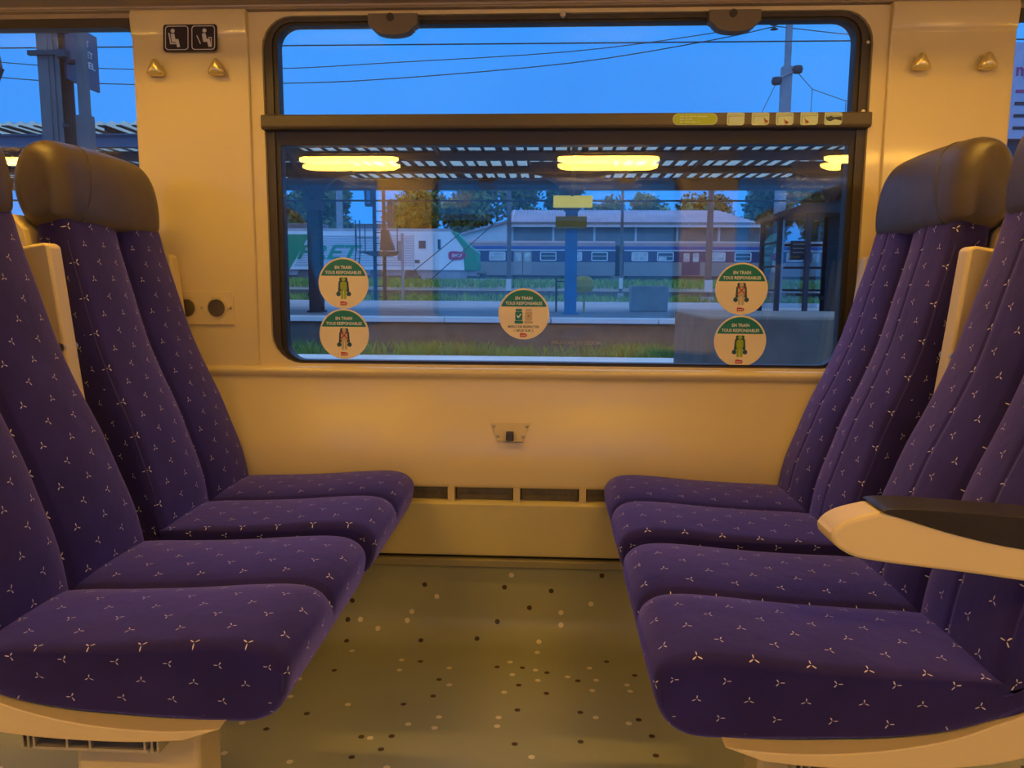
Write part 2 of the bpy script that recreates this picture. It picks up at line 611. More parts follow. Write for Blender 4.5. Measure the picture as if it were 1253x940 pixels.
# ceiling: low soffit over the seats rising to the aisle
half = [(1.975, 1.56), (1.93, 1.56), (1.915, 1.575), (1.72, 1.600), (1.50, 1.625), (1.42, 1.64), (1.05, 1.87), (0.9, 1.92), (YC, 1.93)]
prof = smooth_loop(half, 4, closed=False)
prof = prof + [(2 * YC - y, z) for y, z in prof[::-1][1:]]
ce = extrude_profile(prof, XA, XB).build('ceiling', 'soffit', smooth=40)
ce['kind'] = 'structure'
for nm, x0, x1 in (('wall_left', XA - 0.05, XA), ('wall_right', XB, XB + 0.05)):
    o = B().box(x0, x1, -0.85, 2.1, -0.05, 2.0).build(nm, 'cream')
    o['kind'] = 'structure'

# side wall facing the camera
wf = struct_root('wall_front')
lower = [(1.955, 0.690), (1.930, 0.690), (1.922, 0.686), (1.918, 0.678), (1.921, 0.668), (1.925, 0.655), (1.914, 0.600),
         (1.897, 0.540), (1.884, 0.490), (1.879, 0.450), (1.880, 0.415), (1.884, 0.392), (1.905, 0.391)]
extrude_profile(smooth_loop(lower, 3, closed=False), XA, XB).build('lower_panel', 'cream', wf, smooth=50)
kick = [(1.905, 0.357), (1.874, 0.357), (1.868, 0.352), (1.868, 0.345), (1.872, 0.335), (1.858, 0.232), (1.861, 0.223), (1.905, 0.221)]
extrude_profile(kick, XA, XB).build('kick_panel', 'kick', wf, smooth=40)
B().box(XA, XB, 1.905, 1.93, 0.2, 0.40).build('vent_back', 'dark', wf)
tr = B().box(XA, XB, 1.852, 1.905, 0.194, 0.214).build('edge_trim', 'rail_trim', wf, bevel=0.003)
B().box(XA, XB, 1.870, 1.905, 0.2145, 0.2205).build('trim_gap', 'dark', wf)
dx = 0.1655
x = -0.246 - 12 * dx
dm = None
while x < 2.4:
    if dm is None:
        d0 = B().prism(rrect(-0.0085, 0.0085, 0.352, 0.396, 0.004, 2), 1.876, 1.905).build('vent_divider', 'cream_dark', wf)
        dm = d0
        g = B()
        g.box(0.012, dx - 0.012, 1.897, 1.90, 0.358, 0.390)
        for q in range(9):
            g.add(*[(lambda bb: (bb.v, bb.f))(B().prism(circle(0.024 + q * 0.0145, 0.370, 0.0048, 8), 1.892, 1.897))][0])
        g0 = g.build('vent_grille', 'vent_metal', wf)
    else:
        d0 = dm.copy(); col.objects.link(d0); d0.parent = wf
        g1 = g0.copy(); col.objects.link(g1); g1.parent = wf
        g1.location.x = x
    d0.location.x = x
    x += dx
g0.location.x = dm.location.x

def pillar(x0, x1):
    # flat panel with a slight crease near its head
    p = [(1.930, 0.688), (1.930, 1.495), (1.926, 1.500), (1.921, 1.545), (1.925, 1.56), (1.98, 1.56), (1.98, 0.688)]
    b = B()
    b.prism(p, x0, x1, 'x')
    return b.build('pillar_panel', 'cream', wf, bevel=0.006, seg=3)
PILLARS = ((-1.037, -0.748), (0.786, 1.073), (-4.5, -2.62), (2.66, 4.5))
for a, b_ in PILLARS:
    pillar(a, b_)
B().box(XA, XB, 1.945, 1.985, 1.548, 1.60).build('header_panel', 'soffit', wf)
B().box(XA, XB, 1.93, 1.985, 0.40, 0.689).build('backing_panel', 'cream_dark', wf)

# ------------------------------------------------------------------ windows
def pane(name, x0, x1, z0, z1, r, y, parent, m='glass'):
    return B().prism(rrect(x0, x1, z0, z1, r), y, y + 0.004).build(name, m, parent)

w1 = struct_root('window_1')
OX0, OX1, OZ0, OZ1 = -0.683, 0.717, 0.703, 1.530
B().ring(rrect(-0.748, 0.786, 0.6885, 1.556, 0.001), rrect(-0.716, 0.751, 0.696, 1.547, 0.075), 1.940, 1.975).build('surround', 'cream', w1, smooth=35)
B().ring(rrect(-0.722, 0.757, 0.692, 1.550, 0.07), rrect(OX0 - 0.012, OX1 + 0.012, OZ0 - 0.004, OZ1 + 0.006, 0.052), 1.951, 1.985).build('outer_gasket', 'frame_brown', w1, smooth=35)
B().ring(rrect(OX0 - 0.014, OX1 + 0.014, OZ0 - 0.006, OZ1 + 0.010, 0.055), rrect(OX0, OX1, OZ0, OZ1, 0.047), 1.957, 1.99).build('inner_gasket', 'gasket', w1, smooth=35)
B().prism([(1.962, 1.312), (1.927, 1.3125), (1.922, 1.309), (1.921, 1.283), (1.925, 1.277), (1.962, 1.277)], -0.719, 0.753, 'x').build('transom_bar', 'transom', w1, bevel=0.002)
B().prism([(1.985, 1.280), (1.952, 1.280), (1.957, 1.244), (1.985, 1.246)], OX0 - 0.02, OX1 + 0.02, 'x').build('lower_sash_bead', 'gasket', w1)
pane('upper_pane', OX0, OX1, 1.300, OZ1, (0.047, 0.047, 0.004, 0.004), 1.962, w1)
pane('lower_pane', OX0, OX1, OZ0, 1.262, (0.004, 0.004, 0.047, 0.047), 1.9585, w1)
ob = B().prism(rrect(OX0 - 0.01, OX1 + 0.01, OZ0 - 0.006, OZ1 + 0.01, 0.055), 1.9815, 1.9855)
ob.v = [(p[0], p[1] + (p[2] - 1.1) * 0.0062, p[2]) for p in ob.v]     # the outer pane leans a few millimetres
ob.build('outer_pane', 'glass', w1)
for lx in (-0.387, 0.422):
    pts = [(-0.060, 0.047), (-0.060, 0.022), (-0.050, 0.016), (-0.047, 0.010)]
    pts += [(0.045 * math.cos(R(a)), 0.012 + 0.014 * math.sin(R(a))) for a in range(180, 361, 15)]
    pts += [(0.047, 0.010), (0.050, 0.016), (0.060, 0.022), (0.060, 0.047)]
    l_ = B().prism([(p[0] + lx, p[1] + 1.495) for p in pts], 1.915, 1.948).build('latch', 'latch', w1, bevel=0.004, seg=3)
    B().prism(circle(lx - 0.005, 1.533, 0.009, 14), 1.911, 1.9165).build('latch_screw', 'frame_brown', l_)
B().prism(circle(0.02, 1.543, 0.008, 12), 1.936, 1.947).build('frame_screw', 'metal', w1, bevel=0.002)
for sx, sz in ((0.752, 1.475), (0.751, 1.318)):
    B().prism(circle(sx - 0.010, sz, 0.004, 10), 1.947, 1.953).build('frame_screw', 'metal', w1)

for nm, x0, x1 in (('window_2', -2.62, -1.037), ('window_3', 1.073, 2.66)):
    w = struct_root(nm)
    B().ring(rrect(x0, x1, 0.688, 1.556, 0.001), rrect(x0 + 0.003, x1 - 0.003, 0.694, 1.527, 0.035), 1.948, 1.985).build('gasket', 'frame_brown', w, smooth=35)
    pane('inner_pane', x0 + 0.001, x1 - 0.001, 0.690, 1.53, 0.03, 1.9585, w)
    pane('outer_pane', x0 + 0.001, x1 - 0.001, 0.690, 1.53, 0.03, 1.9815, w)

# the opposite side of the car is the same wall turned round
k = 4
for o in (wf, w1, bpy.data.objects['window_2'], bpy.data.objects['window_3']):
    c = copy_tree(o)
    c.location = (2 * XC, 2 * YC, 0)
    c.rotation_euler = (0, 0, PI)
    c.name = 'wall_back' if o is wf else 'window_%d' % k
    if o is not wf:
        k += 1

# ------------------------------------------------------------------ ceiling lamps
def make_lamp():
    t = thing('ceiling_lamp', '', 'lamp', group='ceiling lamps of the carriage')
    b = B()
    L = 0.272
    st = []
    n = 14
    for i in range(n + 1):
        u = -1 + 2 * i / n
        e = (1 - abs(u) ** 8) ** 0.5 if abs(u) < 1 else 0.0
        st.append((u * L, 0.35 + 0.65 * e))
    seg = 16
    vs, fs = [], []
    for xx, e in st:
        for q in range(seg):
            a = 2 * PI * q / seg
            vs.append((xx, 0.031 * e * math.cos(a), 0.024 * e * math.sin(a)))
    for i in range(n):
        for q in range(seg):
            fs.append((i * seg + q, i * seg + (q + 1) % seg, (i + 1) * seg + (q + 1) % seg, (i + 1) * seg + q))
    fs.append(tuple(range(seg)))
    fs.append(tuple(range((n + 1) * seg - 1, n * seg - 1, -1)))
    b.add(vs, fs)
    b.build('diffuser', 'lamp', t, smooth=60)
    B().box(-0.29, 0.29, -0.045, 0.045, 0.012, 0.075).build('housing', 'lamp_house', t, bevel=0.01)
    return t
lamp0 = make_lamp()
where = ('far to the left', 'left of the middle window', 'by the middle window', 'right of the middle window', 'far to the right')
first = True
rows = ((-0.36, 1.576, 0.0, (-2.85, -1.117, 0.299, 1.715, 3.15), 'over the opposite seats'),
        (1.372, 1.676, R(-30), (-2.55, -0.95, 0.62, 2.17, 3.7), 'over the facing window seats'))
for y, z, rx, xs, side in rows:
    for i, x in enumerate(xs):
        o = lamp0 if first else copy_tree(lamp0)
        first = False
        o.location = (x, y, z)
        o.rotation_euler = (rx, 0, 0)
        o['label'] = 'warm glowing strip lamp %s, %s' % (side, where[i])

# ------------------------------------------------------------------ wall fittings
def make_hook():
    t = thing('coat_hook', '', 'hook', rot=FACE, group='triangular coat hooks on the pillars')
    # rounded triangular knob standing off the wall
    base = []
    tri = [(0.0, 0.030), (-0.0255, -0.016), (0.0255, -0.016)]
    corner_r = 0.009
    def rounded(scale):
        pts = []
        for i in range(3):
            a, b_, c = Vector(tri[i - 1]), Vector(tri[i]), Vector(tri[(i + 1) % 3])
            d1, d2 = (a - b_).normalized(), (c - b_).normalized()
            p0, p2 = b_ + d1 * 0.016, b_ + d2 * 0.016
            for q in range(7):
                u = q / 6
                p = p0 * (1 - u) ** 2 + b_ * 2 * u * (1 - u) + p2 * u * u
                pts.append((p.x * scale, p.y * scale))
        return pts
    b = B()
    layers = [(0.62, 0.0, -0.003), (0.62, 0.006, -0.003), (0.92, 0.010, -0.001), (1.02, 0.016, 0), (1.0, 0.022, 0), (0.84, 0.027, 0.001), (0.45, 0.030, 0.002), (0.1, 0.0305, 0.002)]
    n = None
    vs, fs = [], []
    for s_, z, dy in layers:
        r = rounded(s_)
        n = len(r)
        vs += [(p[0], p[1] + dy, z) for p in r]
    for i in range(len(layers) - 1):
        for q in range(n):
            fs.append((i * n + q, i * n + (q + 1) % n, (i + 1) * n + (q + 1) % n, (i + 1) * n + q))
    fs.append(tuple(range((len(layers) - 1) * n, len(layers) * n)))
    b.add(vs, fs)
    b.build('knob', 'hook_metal', t, smooth=50)
    B().lathe([(0.011, 0.0005), (0.0105, 0.004)], 18).build('wall_plate', 'metal', t, smooth=40)
    return t
hook0 = make_hook()
hooks = [((-0.972, 1.930, 1.418), 0, 'triangular metal coat hook under the seat pictogram sign, left of that pair'),
         ((-0.820, 1.930, 1.418), 0, 'triangular metal coat hook under the seat pictogram sign, right of that pair'),
         ((0.852, 1.930, 1.418), 0, 'triangular metal coat hook on bare right pillar, nearer the middle window'),
         ((1.003, 1.930, 1.418), 0, 'triangular metal coat hook on bare right pillar, rightmost hook'),
         ((-0.967, -0.680, 1.418), PI, 'coat hook mirrored in the window glass, left of that pair'),
         ((-0.816, -0.680, 1.418), PI, 'coat hook mirrored in the window glass, right of that pair')]
for i, (p, rz, lab) in enumerate(hooks):
    o = hook0 if i == 0 else copy_tree(hook0)
    o.location = p
    o.rotation_euler = (PI / 2, 0, rz)
    o['label'] = lab

# priority seat pictogram sign
t = thing('pictogram_sign', 'dark plate with two white seated figure pictograms above the left coat hooks', 'sign', (-0.886, 1.922, 1.492), (PI / 2 - 0.09, 0, 0))
B().prism(rrect(-0.067, 0.067, -0.033, 0.033, 0.008), 0.0, 0.0016, 'z').build('plate', 'sign_dark', t)
for s in (-0.033, 0.033):
    B().ring(rrect(s - 0.029, s + 0.029, -0.029, 0.029, 0.008), rrect(s - 0.0272, s + 0.0272, -0.0272, 0.0272, 0.0065), 0.0016, 0.0022, 'z').build('border', 'sign_white', t)
    k = B()
    k.prism(circle(s - 0.010 if s < 0 else s + 0.003, 0.017, 0.005, 16), 0.0016, 0.0022, 'z')
    hx = s - 0.010 if s < 0 else s + 0.002
    k.prism([(hx - 0.005, 0.010), (hx + 0.004, 0.010), (hx + 0.007, -0.006), (hx - 0.003, -0.007)], 0.0016, 0.0022, 'z')
    k.prism([(hx - 0.002, -0.003), (hx + 0.014, -0.003), (hx + 0.018, -0.022), (hx + 0.011, -0.022), (hx + 0.008, -0.010), (hx - 0.002, -0.010)], 0.0016, 0.0022, 'z')
    k.build('seated_figure', 'sign_white', t)
    q = B()
    if s < 0:
        q.prism([(s - 0.021, 0.012), (s - 0.018, 0.012), (s - 0.014, -0.012), (s - 0.017, -0.012)], 0.0016, 0.0022, 'z')
        q.prism([(s - 0.017, -0.012), (s + 0.002, -0.012), (s + 0.002, -0.015), (s - 0.016, -0.015)], 0.0016, 0.0022, 'z')
    else:
        q.prism([(s + 0.012, 0.001), (s + 0.021, 0.001), (s + 0.021, -0.022), (s + 0.019, -0.022), (s + 0.019, -0.001), (s + 0.012, -0.001)], 0.0016, 0.0022, 'z')
        q.prism([(s - 0.017, 0.005), (s - 0.015, 0.006), (s - 0.006, -0.014), (s - 0.008, -0.015)], 0.0016, 0.0022, 'z')
    q.build('seat_line', 'sign_white', t)

# double power socket
t = thing('power_socket', 'cream double power socket plate with dark flap covers beside left seat', 'socket', (-0.880, 1.930, 0.837), FACE)
B().prism(rrect(-0.073, 0.073, -0.043, 0.043, 0.003), 0, 0.006, 'z').build('plate', 'cream', t, bevel=0.002)
for s in (-0.048, 0.030):
    B().ring(circle(s, 0, 0.0255, 28), circle(s, 0, 0.0225, 28), 0.006, 0.009, 'z').build('bezel', 'cream_dark', t, smooth=40)
    f = B().prism(circle(s, 0, 0.0222, 28), 0.006, 0.0085, 'z').build('flap', 'vent_metal', t, bevel=0.001)
    B().box(s - 0.012, s + 0.012, 0.022, 0.028, 0.006, 0.010).build('hinge', 'cream_dark', f)
for s in (-0.009, 0.066):
    B().prism(circle(s, 0, 0.003, 10), 0.006, 0.0075, 'z').build('screw', 'metal', t)

# trapezoid bracket with black knob on lower wall
t = thing('wall_bracket', 'small trapezoid metal bracket with black knob on lower wall between the seats', 'bracket', (-0.098, 1.8935, 0.5325), (PI / 2 - 0.27, 0, 0))
B().prism([(-0.049, 0.024), (0.049, 0.024), (0.033, -0.022), (-0.033, -0.022)], 0, 0.003, 'z').build('plate', 'cream_dark', t, bevel=0.001)
for sx, sy in ((-0.041, 0.016), (0.041, 0.016), (-0.031, -0.010), (0.032, -0.010)):
    B().lathe([(0.0042, 0.003), (0.0036, 0.005), (0.0018, 0.0058)], 12).build('screw', 'metal', t, smooth=50, loc=(sx, sy, 0))
B().box(-0.009, 0.009, -0.022, 0.001, 0.003, 0.026).build('knob', 'pad_black', t, bevel=0.002)
B().box(-0.018, 0.034, -0.024, -0.0205, 0.003, 0.012).build('lip', 'cream_dark', t, bevel=0.001)

# ------------------------------------------------------------------ stickers on the glass
def logo(t, x, y, w, h, z):
    B().prism([(x - w / 2, y - h / 2), (x + w * 0.32, y - h / 2), (x + w / 2, y - h * 0.05), (x + w * 0.38, y + h * 0.35), (x - w * 0.1, y + h / 2), (x - w / 2, y + h / 2)], z, z + 0.0004, 'z').build('logo', 'stk_red', t)
    text('logo_lettering', 'SNCF', 'stk_white', t, x - w * 0.02, y - h * 0.08, z + 0.0005, w * 0.72, h * 0.38, depth=0.0001)

def seat_icon(b, x, y, w, h, z):
    b.prism(rrect(x - w * 0.38, x + w * 0.38, y + h * 0.34, y + h * 0.5, w * 0.10, 3), z, z + 0.0003, 'z')
    b.prism(rrect(x - w * 0.42, x + w * 0.42, y - h * 0.28, y + h * 0.32, w * 0.12, 3), z, z + 0.0003, 'z')
    b.prism(rrect(x - w * 0.5, x + w * 0.5, y - h * 0.5, y - h * 0.30, w * 0.12, 3), z, z + 0.0003, 'z')

def sticker(label, x, z, kind):
    t = thing('round_sticker', label, 'sticker', (x, 1.9583, z), FACE, 'round stickers on the middle window')
    B().prism(circle(0, 0, 0.0648, 64), 0, 0.0005, 'z').build('disc', 'stk_cream', t)
    r = 0.0605
    c = 0.0185
    a0 = math.asin(c / r)
    seg = [(r * math.cos(a0 + (PI - 2 * a0) * k / 36), r * math.sin(a0 + (PI - 2 * a0) * k / 36)) for k in range(37)]
    B().prism(seg, 0.0005, 0.0009, 'z').build('header', 'stk_teal', t)
    text('lettering', 'EN TRAIN', 'stk_white', t, 0, 0.0400, 0.001, 0.043, 0.0080, depth=0.0001)
    text('lettering', 'TOUS RESPONSABLES', 'stk_white', t, 0, 0.0270, 0.001, 0.093, 0.0078, depth=0.0001)
    z0 = 0.0006
    if kind == 'seats':
        b = B(); seat_icon(b, -0.0125, -0.006, 0.022, 0.037, z0)
        b.build('seat_icon', 'stk_teal', t)
        b = B(); seat_icon(b, 0.0125, -0.006, 0.022, 0.037, z0)
        b.build('faded_seat_icon', 'stk_tan', t)
        b = B()
        b.prism([(-0.0185, -0.005), (-0.0165, -0.003), (-0.0135, -0.007), (-0.0075, 0.001), (-0.0055, -0.0005), (-0.0135, -0.011)], z0 + 0.0004, z0 + 0.0007, 'z')
        b.build('tick', 'stk_white', t)
        b = B()
        for s in (1, -1):
            b.prism([(0.0095, -0.005 - 0.003 * s), (0.0105, -0.005 - 0.0035 * s), (0.0155, -0.005 + 0.003 * s), (0.0145, -0.005 + 0.0035 * s)], z0 + 0.0004, z0 + 0.0006, 'z')
        b.build('cross', 'stk_red', t)
        text('lettering', 'MERCI DE RESPECTER', 'stk_ink', t, 0, -0.0325, z0, 0.080, 0.0062, depth=0.0001)
        text('lettering', '1 SIÈGE SUR 2', 'stk_ink', t, 0, -0.0415, z0, 0.050, 0.0070, depth=0.0001)
        logo(t, 0, -0.0535, 0.0185, 0.0095, z0)
    else:
        b = B()
        b.prism(rrect(-0.0105, 0.0105, 0.0035, 0.0145, 0.003, 3), z0, z0 + 0.0003, 'z')
        for s in (-1, 1):
            b.prism([(s * 0.006, 0.005), (s * 0.0125, 0.005), (s * 0.0145, -0.022), (s * 0.007, -0.022)], z0, z0 + 0.0003, 'z')
            b.prism(circle(s * 0.0135, -0.0275, 0.0058, 18), z0, z0 + 0.0003, 'z')
        b.build('seat_icon', 'stk_navy', t)
        m = 'stk_green' if kind == 'person' else 'stk_tan'
        b = B()
        b.prism(circle(0, 0.0095, 0.0052, 20), z0 + 0.0003, z0 + 0.0006, 'z')
        b.prism(rrect(-0.0085, 0.0085, -0.0185, 0.0035, 0.005, 4), z0 + 0.0003, z0 + 0.0006, 'z')
        for s in (-1, 1):
            b.prism(rrect(s * 0.0042 - 0.0033, s * 0.0042 + 0.0033, -0.0405, -0.016, 0.0025, 3), z0 + 0.0003, z0 + 0.0006, 'z')
        b.build('figure_icon', m, t)
        if kind == 'cross':
            b = B()
            for s in (-1, 1):
                b.prism([(-0.0115, -0.004 - 0.0095 * s), (-0.0100, -0.004 - 0.0115 * s), (0.0115, -0.004 + 0.0095 * s), (0.0100, -0.004 + 0.0115 * s)], z0 + 0.0007, z0 + 0.0010, 'z')
            b.build('cross', 'stk_red', t)
        logo(t, 0, -0.0515, 0.0185, 0.0095, z0)
    return t
sticker('round cream sticker with green seated figure, upper of the left window pair', -0.531, 0.902, 'person')
sticker('round cream sticker with red crossed figure, lower of the left window pair', -0.532, 0.772, 'cross')
sticker('round cream sticker with two seat icons and tick, alone in mid window', -0.069, 0.827, 'seats')
sticker('round cream sticker with red crossed figure, upper of the right window pair', 0.474, 0.894, 'cross')
sticker('round cream sticker with green seated figure, lower of the right window pair', 0.476, 0.763, 'person')

t = thing('glass_lettering', 'small grey mirrored lettering on the outside of the window glass', 'lettering', (0.066, 1.9845, 0.754), (PI / 2, 0, PI))
text('lettering', 'ACCÈS DE SECOURS', 'glass_ink', t, 0, 0, 0, 0.128, 0.0105, depth=0.0002)

# labels on the transom bar
t = thing('oval_label', 'long green oval label with fine print on the window transom', 'label', (0.338, 1.9212, 1.2955), FACE)
B().prism(rrect(-0.053, 0.053, -0.0135, 0.0135, 0.0134), 0, 0.0005, 'z').build('backing', 'stk_pale', t)
B().prism(rrect(-0.0515, 0.0515, -0.0122, 0.0122, 0.012), 0.0005, 0.0008, 'z').build('oval', 'stk_lime', t)
for i, words in enumerate(((0.010, 0.006, 0.016, 0.024), (0.010, 0.005, 0.009), (0.008, 0.014, 0.012, 0.006))):
    b = B()
    xx = -0.036
    for wd in words:
        b.box(xx, xx + wd, 0.0050 - i * 0.0062, 0.0072 - i * 0.0062, 0.0008, 0.0010)
        xx += wd + 0.003
    b.build('fine_print', 'stk_pale', t)
descr = ('plain window drawing, first after the green oval label', 'window drawing and a hand at its right corner', 'window drawing and a hand at bottom centre',
         'window drawing and a small hand at lower left', 'broken window drawing, rightmost on the transom')
for i, px in enumerate((0.434, 0.492, 0.549, 0.606, 0.662)):
    t = thing('instruction_label', 'pale green square label with ' + descr[i], 'label', (px, 1.9212, 1.2955), FACE, 'instruction labels on the transom')
    r = rrect(-0.0205, 0.0205, -0.0145, 0.0145, (0.004, 0.002, 0.004, 0.007), 3)
    B().prism(r, 0, 0.0005, 'z').build('backing', 'stk_pale', t)
    b = B()
    b.prism([(-0.0165, 0.0095), (0.0185, 0.0105), (0.0185, 0.0112), (-0.0165, 0.0102)], 0.0005, 0.0008, 'z')
    b.prism([(-0.0168, 0.0102), (-0.0161, 0.0102), (-0.0161, -0.0105), (-0.0168, -0.0105)], 0.0005, 0.0008, 'z')
    b.prism([(-0.0165, 0.0055), (0.0185, 0.0068), (0.0185, 0.0075), (-0.0165, 0.0062)], 0.0005, 0.0008, 'z')
    b.build('line_drawing', 'stk_ink', t)
    if i == 4:
        B().prism([(-0.0185, 0.003), (-0.004, 0.006), (0.0, 0.0035), (0.0195, 0.005), (0.0195, -0.005), (0.004, -0.0015), (-0.007, -0.0065), (-0.014, -0.004)], 0.0008, 0.0011, 'z').build('broken_gap', 'stk_ink', t)
    elif i:
        hx, hy = ((0.013, -0.006), (0.003, -0.0085), (-0.006, -0.0075))[i - 1]
        b = B()
        b.prism(circle(hx, hy, 0.0042, 10), 0.0008, 0.0011, 'z')
        b.prism([(hx - 0.003, hy), (hx - 0.006, hy + 0.009), (hx - 0.0045, hy + 0.0095), (hx + 0.001, hy + 0.002)], 0.0008, 0.0011, 'z')
        b.prism([(hx, hy - 0.003), (hx + 0.006, hy - 0.002), (hx + 0.006, hy + 0.002), (hx, hy + 0.003)], 0.0008, 0.0011, 'z')
        b.build('hand_drawing', 'stk_hand', t)

# ------------------------------------------------------------------ seats
# local axes of a seat: +x is the way it faces, y across, origin on the floor under the cushion/backrest crease
def loft(prof, w, r_end, groove=0.0, puff=0.0, face_dir=(0, 1), pleat=0.0, taper=None, nst=33, cap_r=1.0, insf=None):
    """closed profile (x,z) swept across y with rounded ends, a centre groove and two padded halves"""
    n = len(prof)
    nr = []
    area = sum(prof[i][0] * prof[(i + 1) % n][1] - prof[(i + 1) % n][0] * prof[i][1] for i in range(n))
    sgn = 1 if area > 0 else -1
    for i in range(n):
        dx_, dz_ = prof[(i + 1) % n][0] - prof[i - 1][0], prof[(i + 1) % n][1] - prof[i - 1][1]
        L = math.hypot(dx_, dz_) or 1
        nr.append((sgn * dz_ / L, -sgn * dx_ / L))
    fd = Vector(face_dir).normalized()
    mask = [max(0.0, min(1.0, (q[0] * fd.x + q[1] * fd.y - 0.05) / 0.6)) for q in nr]
    ts = []
    for k in range(7):
        ts.append(-w + r_end * (1 - math.cos(R(90 * k / 6))) if k else -w)
    inner = w - r_end
    m = nst
    mids = [-inner + 2 * inner * k / (m - 1) for k in range(1, m - 1)]
    if groove:
        mids = sorted(set(mids + [0.0, -0.004, 0.004, -0.009, 0.009, -0.015, 0.015]))
    if pleat:
        mids = sorted(set(mids + [sg * inner * 0.52 + e for sg in (-1, 1) for e in (-0.008, -0.004, 0, 0.004, 0.008)]))
    ts = ts + mids + [-t for t in reversed(ts)]
    b = B()
    arc = [0.0]
    for i in range(1, n + 1):
        arc.append(arc[-1] + math.dist(prof[i - 1], prof[i % n]))
    vs = []
    for t in ts:
        e = max(0.0, (abs(t) - inner) / r_end)
        ins = r_end * (1 - math.sqrt(max(0.0, 1 - e * e))) * cap_r
        g = groove * (0.35 * math.exp(-(t / 0.030) ** 2) + 0.65 * math.exp(-(t / 0.008) ** 2))
        pf = (puff * max(0.0, math.sin(PI * min(1, abs(t) / w))) ** 0.8 if groove else puff * max(0.0, 1 - (t / w) ** 2)) if puff else 0
        pl = pleat * sum(math.exp(-((t - sg * inner * 0.52) / 0.004) ** 2) for sg in (-1, 1)) if pleat else 0
        for i, (p, q) in enumerate(zip(prof, nr)):
            d = -ins * (insf(p) if insf else 1) + mask[i] * (pf - g - pl)
            yy = t
            if taper:
                yy = t * taper(p)
            vs.append((p[0] + q[0] * d, yy, p[1] + q[1] * d))
    S = len(ts)
    fs, uv = [], []
    for k in range(S - 1):
        for i in range(n):
            j = (i + 1) % n
            fs.append((k * n + i, k * n + j, (k + 1) * n + j, (k + 1) * n + i))
            uv.append(((ts[k], arc[i]), (ts[k], arc[i + 1]), (ts[k + 1], arc[i + 1]), (ts[k + 1], arc[i])))
    for k in (0, S - 1):
        fs.append(tuple(range(k * n, k * n + n)))
        uv.append(tuple((prof[i][0] + 0.02, prof[i][1] + 0.01) for i in range(n)))
    b.v, b.f, b.uv = vs, fs, uv
    return b, nr, ts

def build_uv(b, name, m, parent, smooth=50):
    """keeps the face order of the UV list"""
    me = bpy.data.meshes.new(name)
    me.from_pydata(b.v, [], b.f)
    ul = me.uv_layers.new(name='UVMap')
    i = 0
    for fuv in b.uv:
        for u in fuv:
            ul.data[i].uv = u
            i += 1
    bm = bmesh.new()
    bm.from_mesh(me)
    bmesh.ops.recalc_face_normals(bm, faces=bm.faces)
    bm.to_mesh(me)
    bm.free()
    me.shade_smooth()
    me.set_sharp_from_angle(angle=R(smooth))
    me.materials.append(MATS[m])
    o = bpy.data.objects.new(name, me)
    col.objects.link(o)
    o.parent = parent
    return o

CUSH = [(-0.058, 0.408), (0.02, 0.419), (0.10, 0.422), (0.20, 0.427), (0.30, 0.435), (0.36, 0.437), (0.395, 0.430), (0.415, 0.410),
        (0.418, 0.380), (0.405, 0.345), (0.383, 0.324), (0.345, 0.316), (0.25, 0.318), (0.15, 0.326), (0.06, 0.345), (0.0, 0.368), (-0.042, 0.384)]
BACK = [(-0.004, 0.398), (-0.003, 0.42), (-0.015, 0.49), (-0.038, 0.56), (-0.062, 0.63), (-0.092, 0.70), (-0.124, 0.785), (-0.152, 0.89), (-0.172, 0.965), (-0.184, 1.020),
        (-0.203, 1.045), (-0.236, 1.042), (-0.245, 1.01), (-0.226, 0.90), (-0.192, 0.77), (-0.148, 0.62), (-0.106, 0.50), (-0.068, 0.435), (-0.028, 0.402)]
HEAD = [(-0.182, 1.015), (-0.174, 1.045), (-0.177, 1.090), (-0.187, 1.132), (-0.207, 1.163), (-0.240, 1.175), (-0.272, 1.156),
        (-0.290, 1.10), (-0.285, 1.05), (-0.262, 1.008), (-0.222, 0.998)]
SHELL_IN = [(0.33, 0.322), (0.25, 0.316), (0.15, 0.322), (0.06, 0.340), (0.0, 0.364), (-0.04, 0.385), (-0.080, 0.44), (-0.115, 0.50), (-0.157, 0.62),
            (-0.201, 0.77), (-0.234, 0.90), (-0.252, 1.00)]
SHELL_OUT = [(-0.280, 1.03), (-0.290, 0.98), (-0.274, 0.90), (-0.242, 0.77), (-0.202, 0.62), (-0.168, 0.50), (-0.135, 0.42),
             (-0.092, 0.350), (-0.02, 0.316), (0.08, 0.302), (0.20, 0.299), (0.28, 0.304)]
WID = 0.222

def back_taper(p):
    return 1.0 - 0.17 * max(0.0, min(1.0, (p[1] - 0.45) / 0.57))

def seam_tube(prof, nr, idxs, y, r=0.0022, off=0.0):
    return [(prof[i][0] + nr[i][0] * off, y, prof[i][1] + nr[i][1] * off) for i in idxs]

def arm_up(parent, y, dx=0.0):
    """armrest folded upright beside the backrest"""
    side = [(-0.160, 0.966), (-0.170, 0.972), (-0.218, 0.964), (-0.226, 0.952), (-0.214, 0.86), (-0.202, 0.755), (-0.190, 0.64), (-0.16, 0.60), (-0.125, 0.62), (-0.134, 0.70), (-0.147, 0.83)]
    a = B().prism([(p[0] + dx, p[1]) for p in side], y - 0.019, y + 0.019).build('armrest', 'shell', parent, bevel=0.006, seg=3, label='folded up cream armrest')
    for yy in (y - 0.0215, y + 0.0215):
        B().prism(circle(-0.150 + dx, 0.78, 0.008, 14), min(yy, y), max(yy, y)).build('pivot_bolt', 'metal', a)
    return a

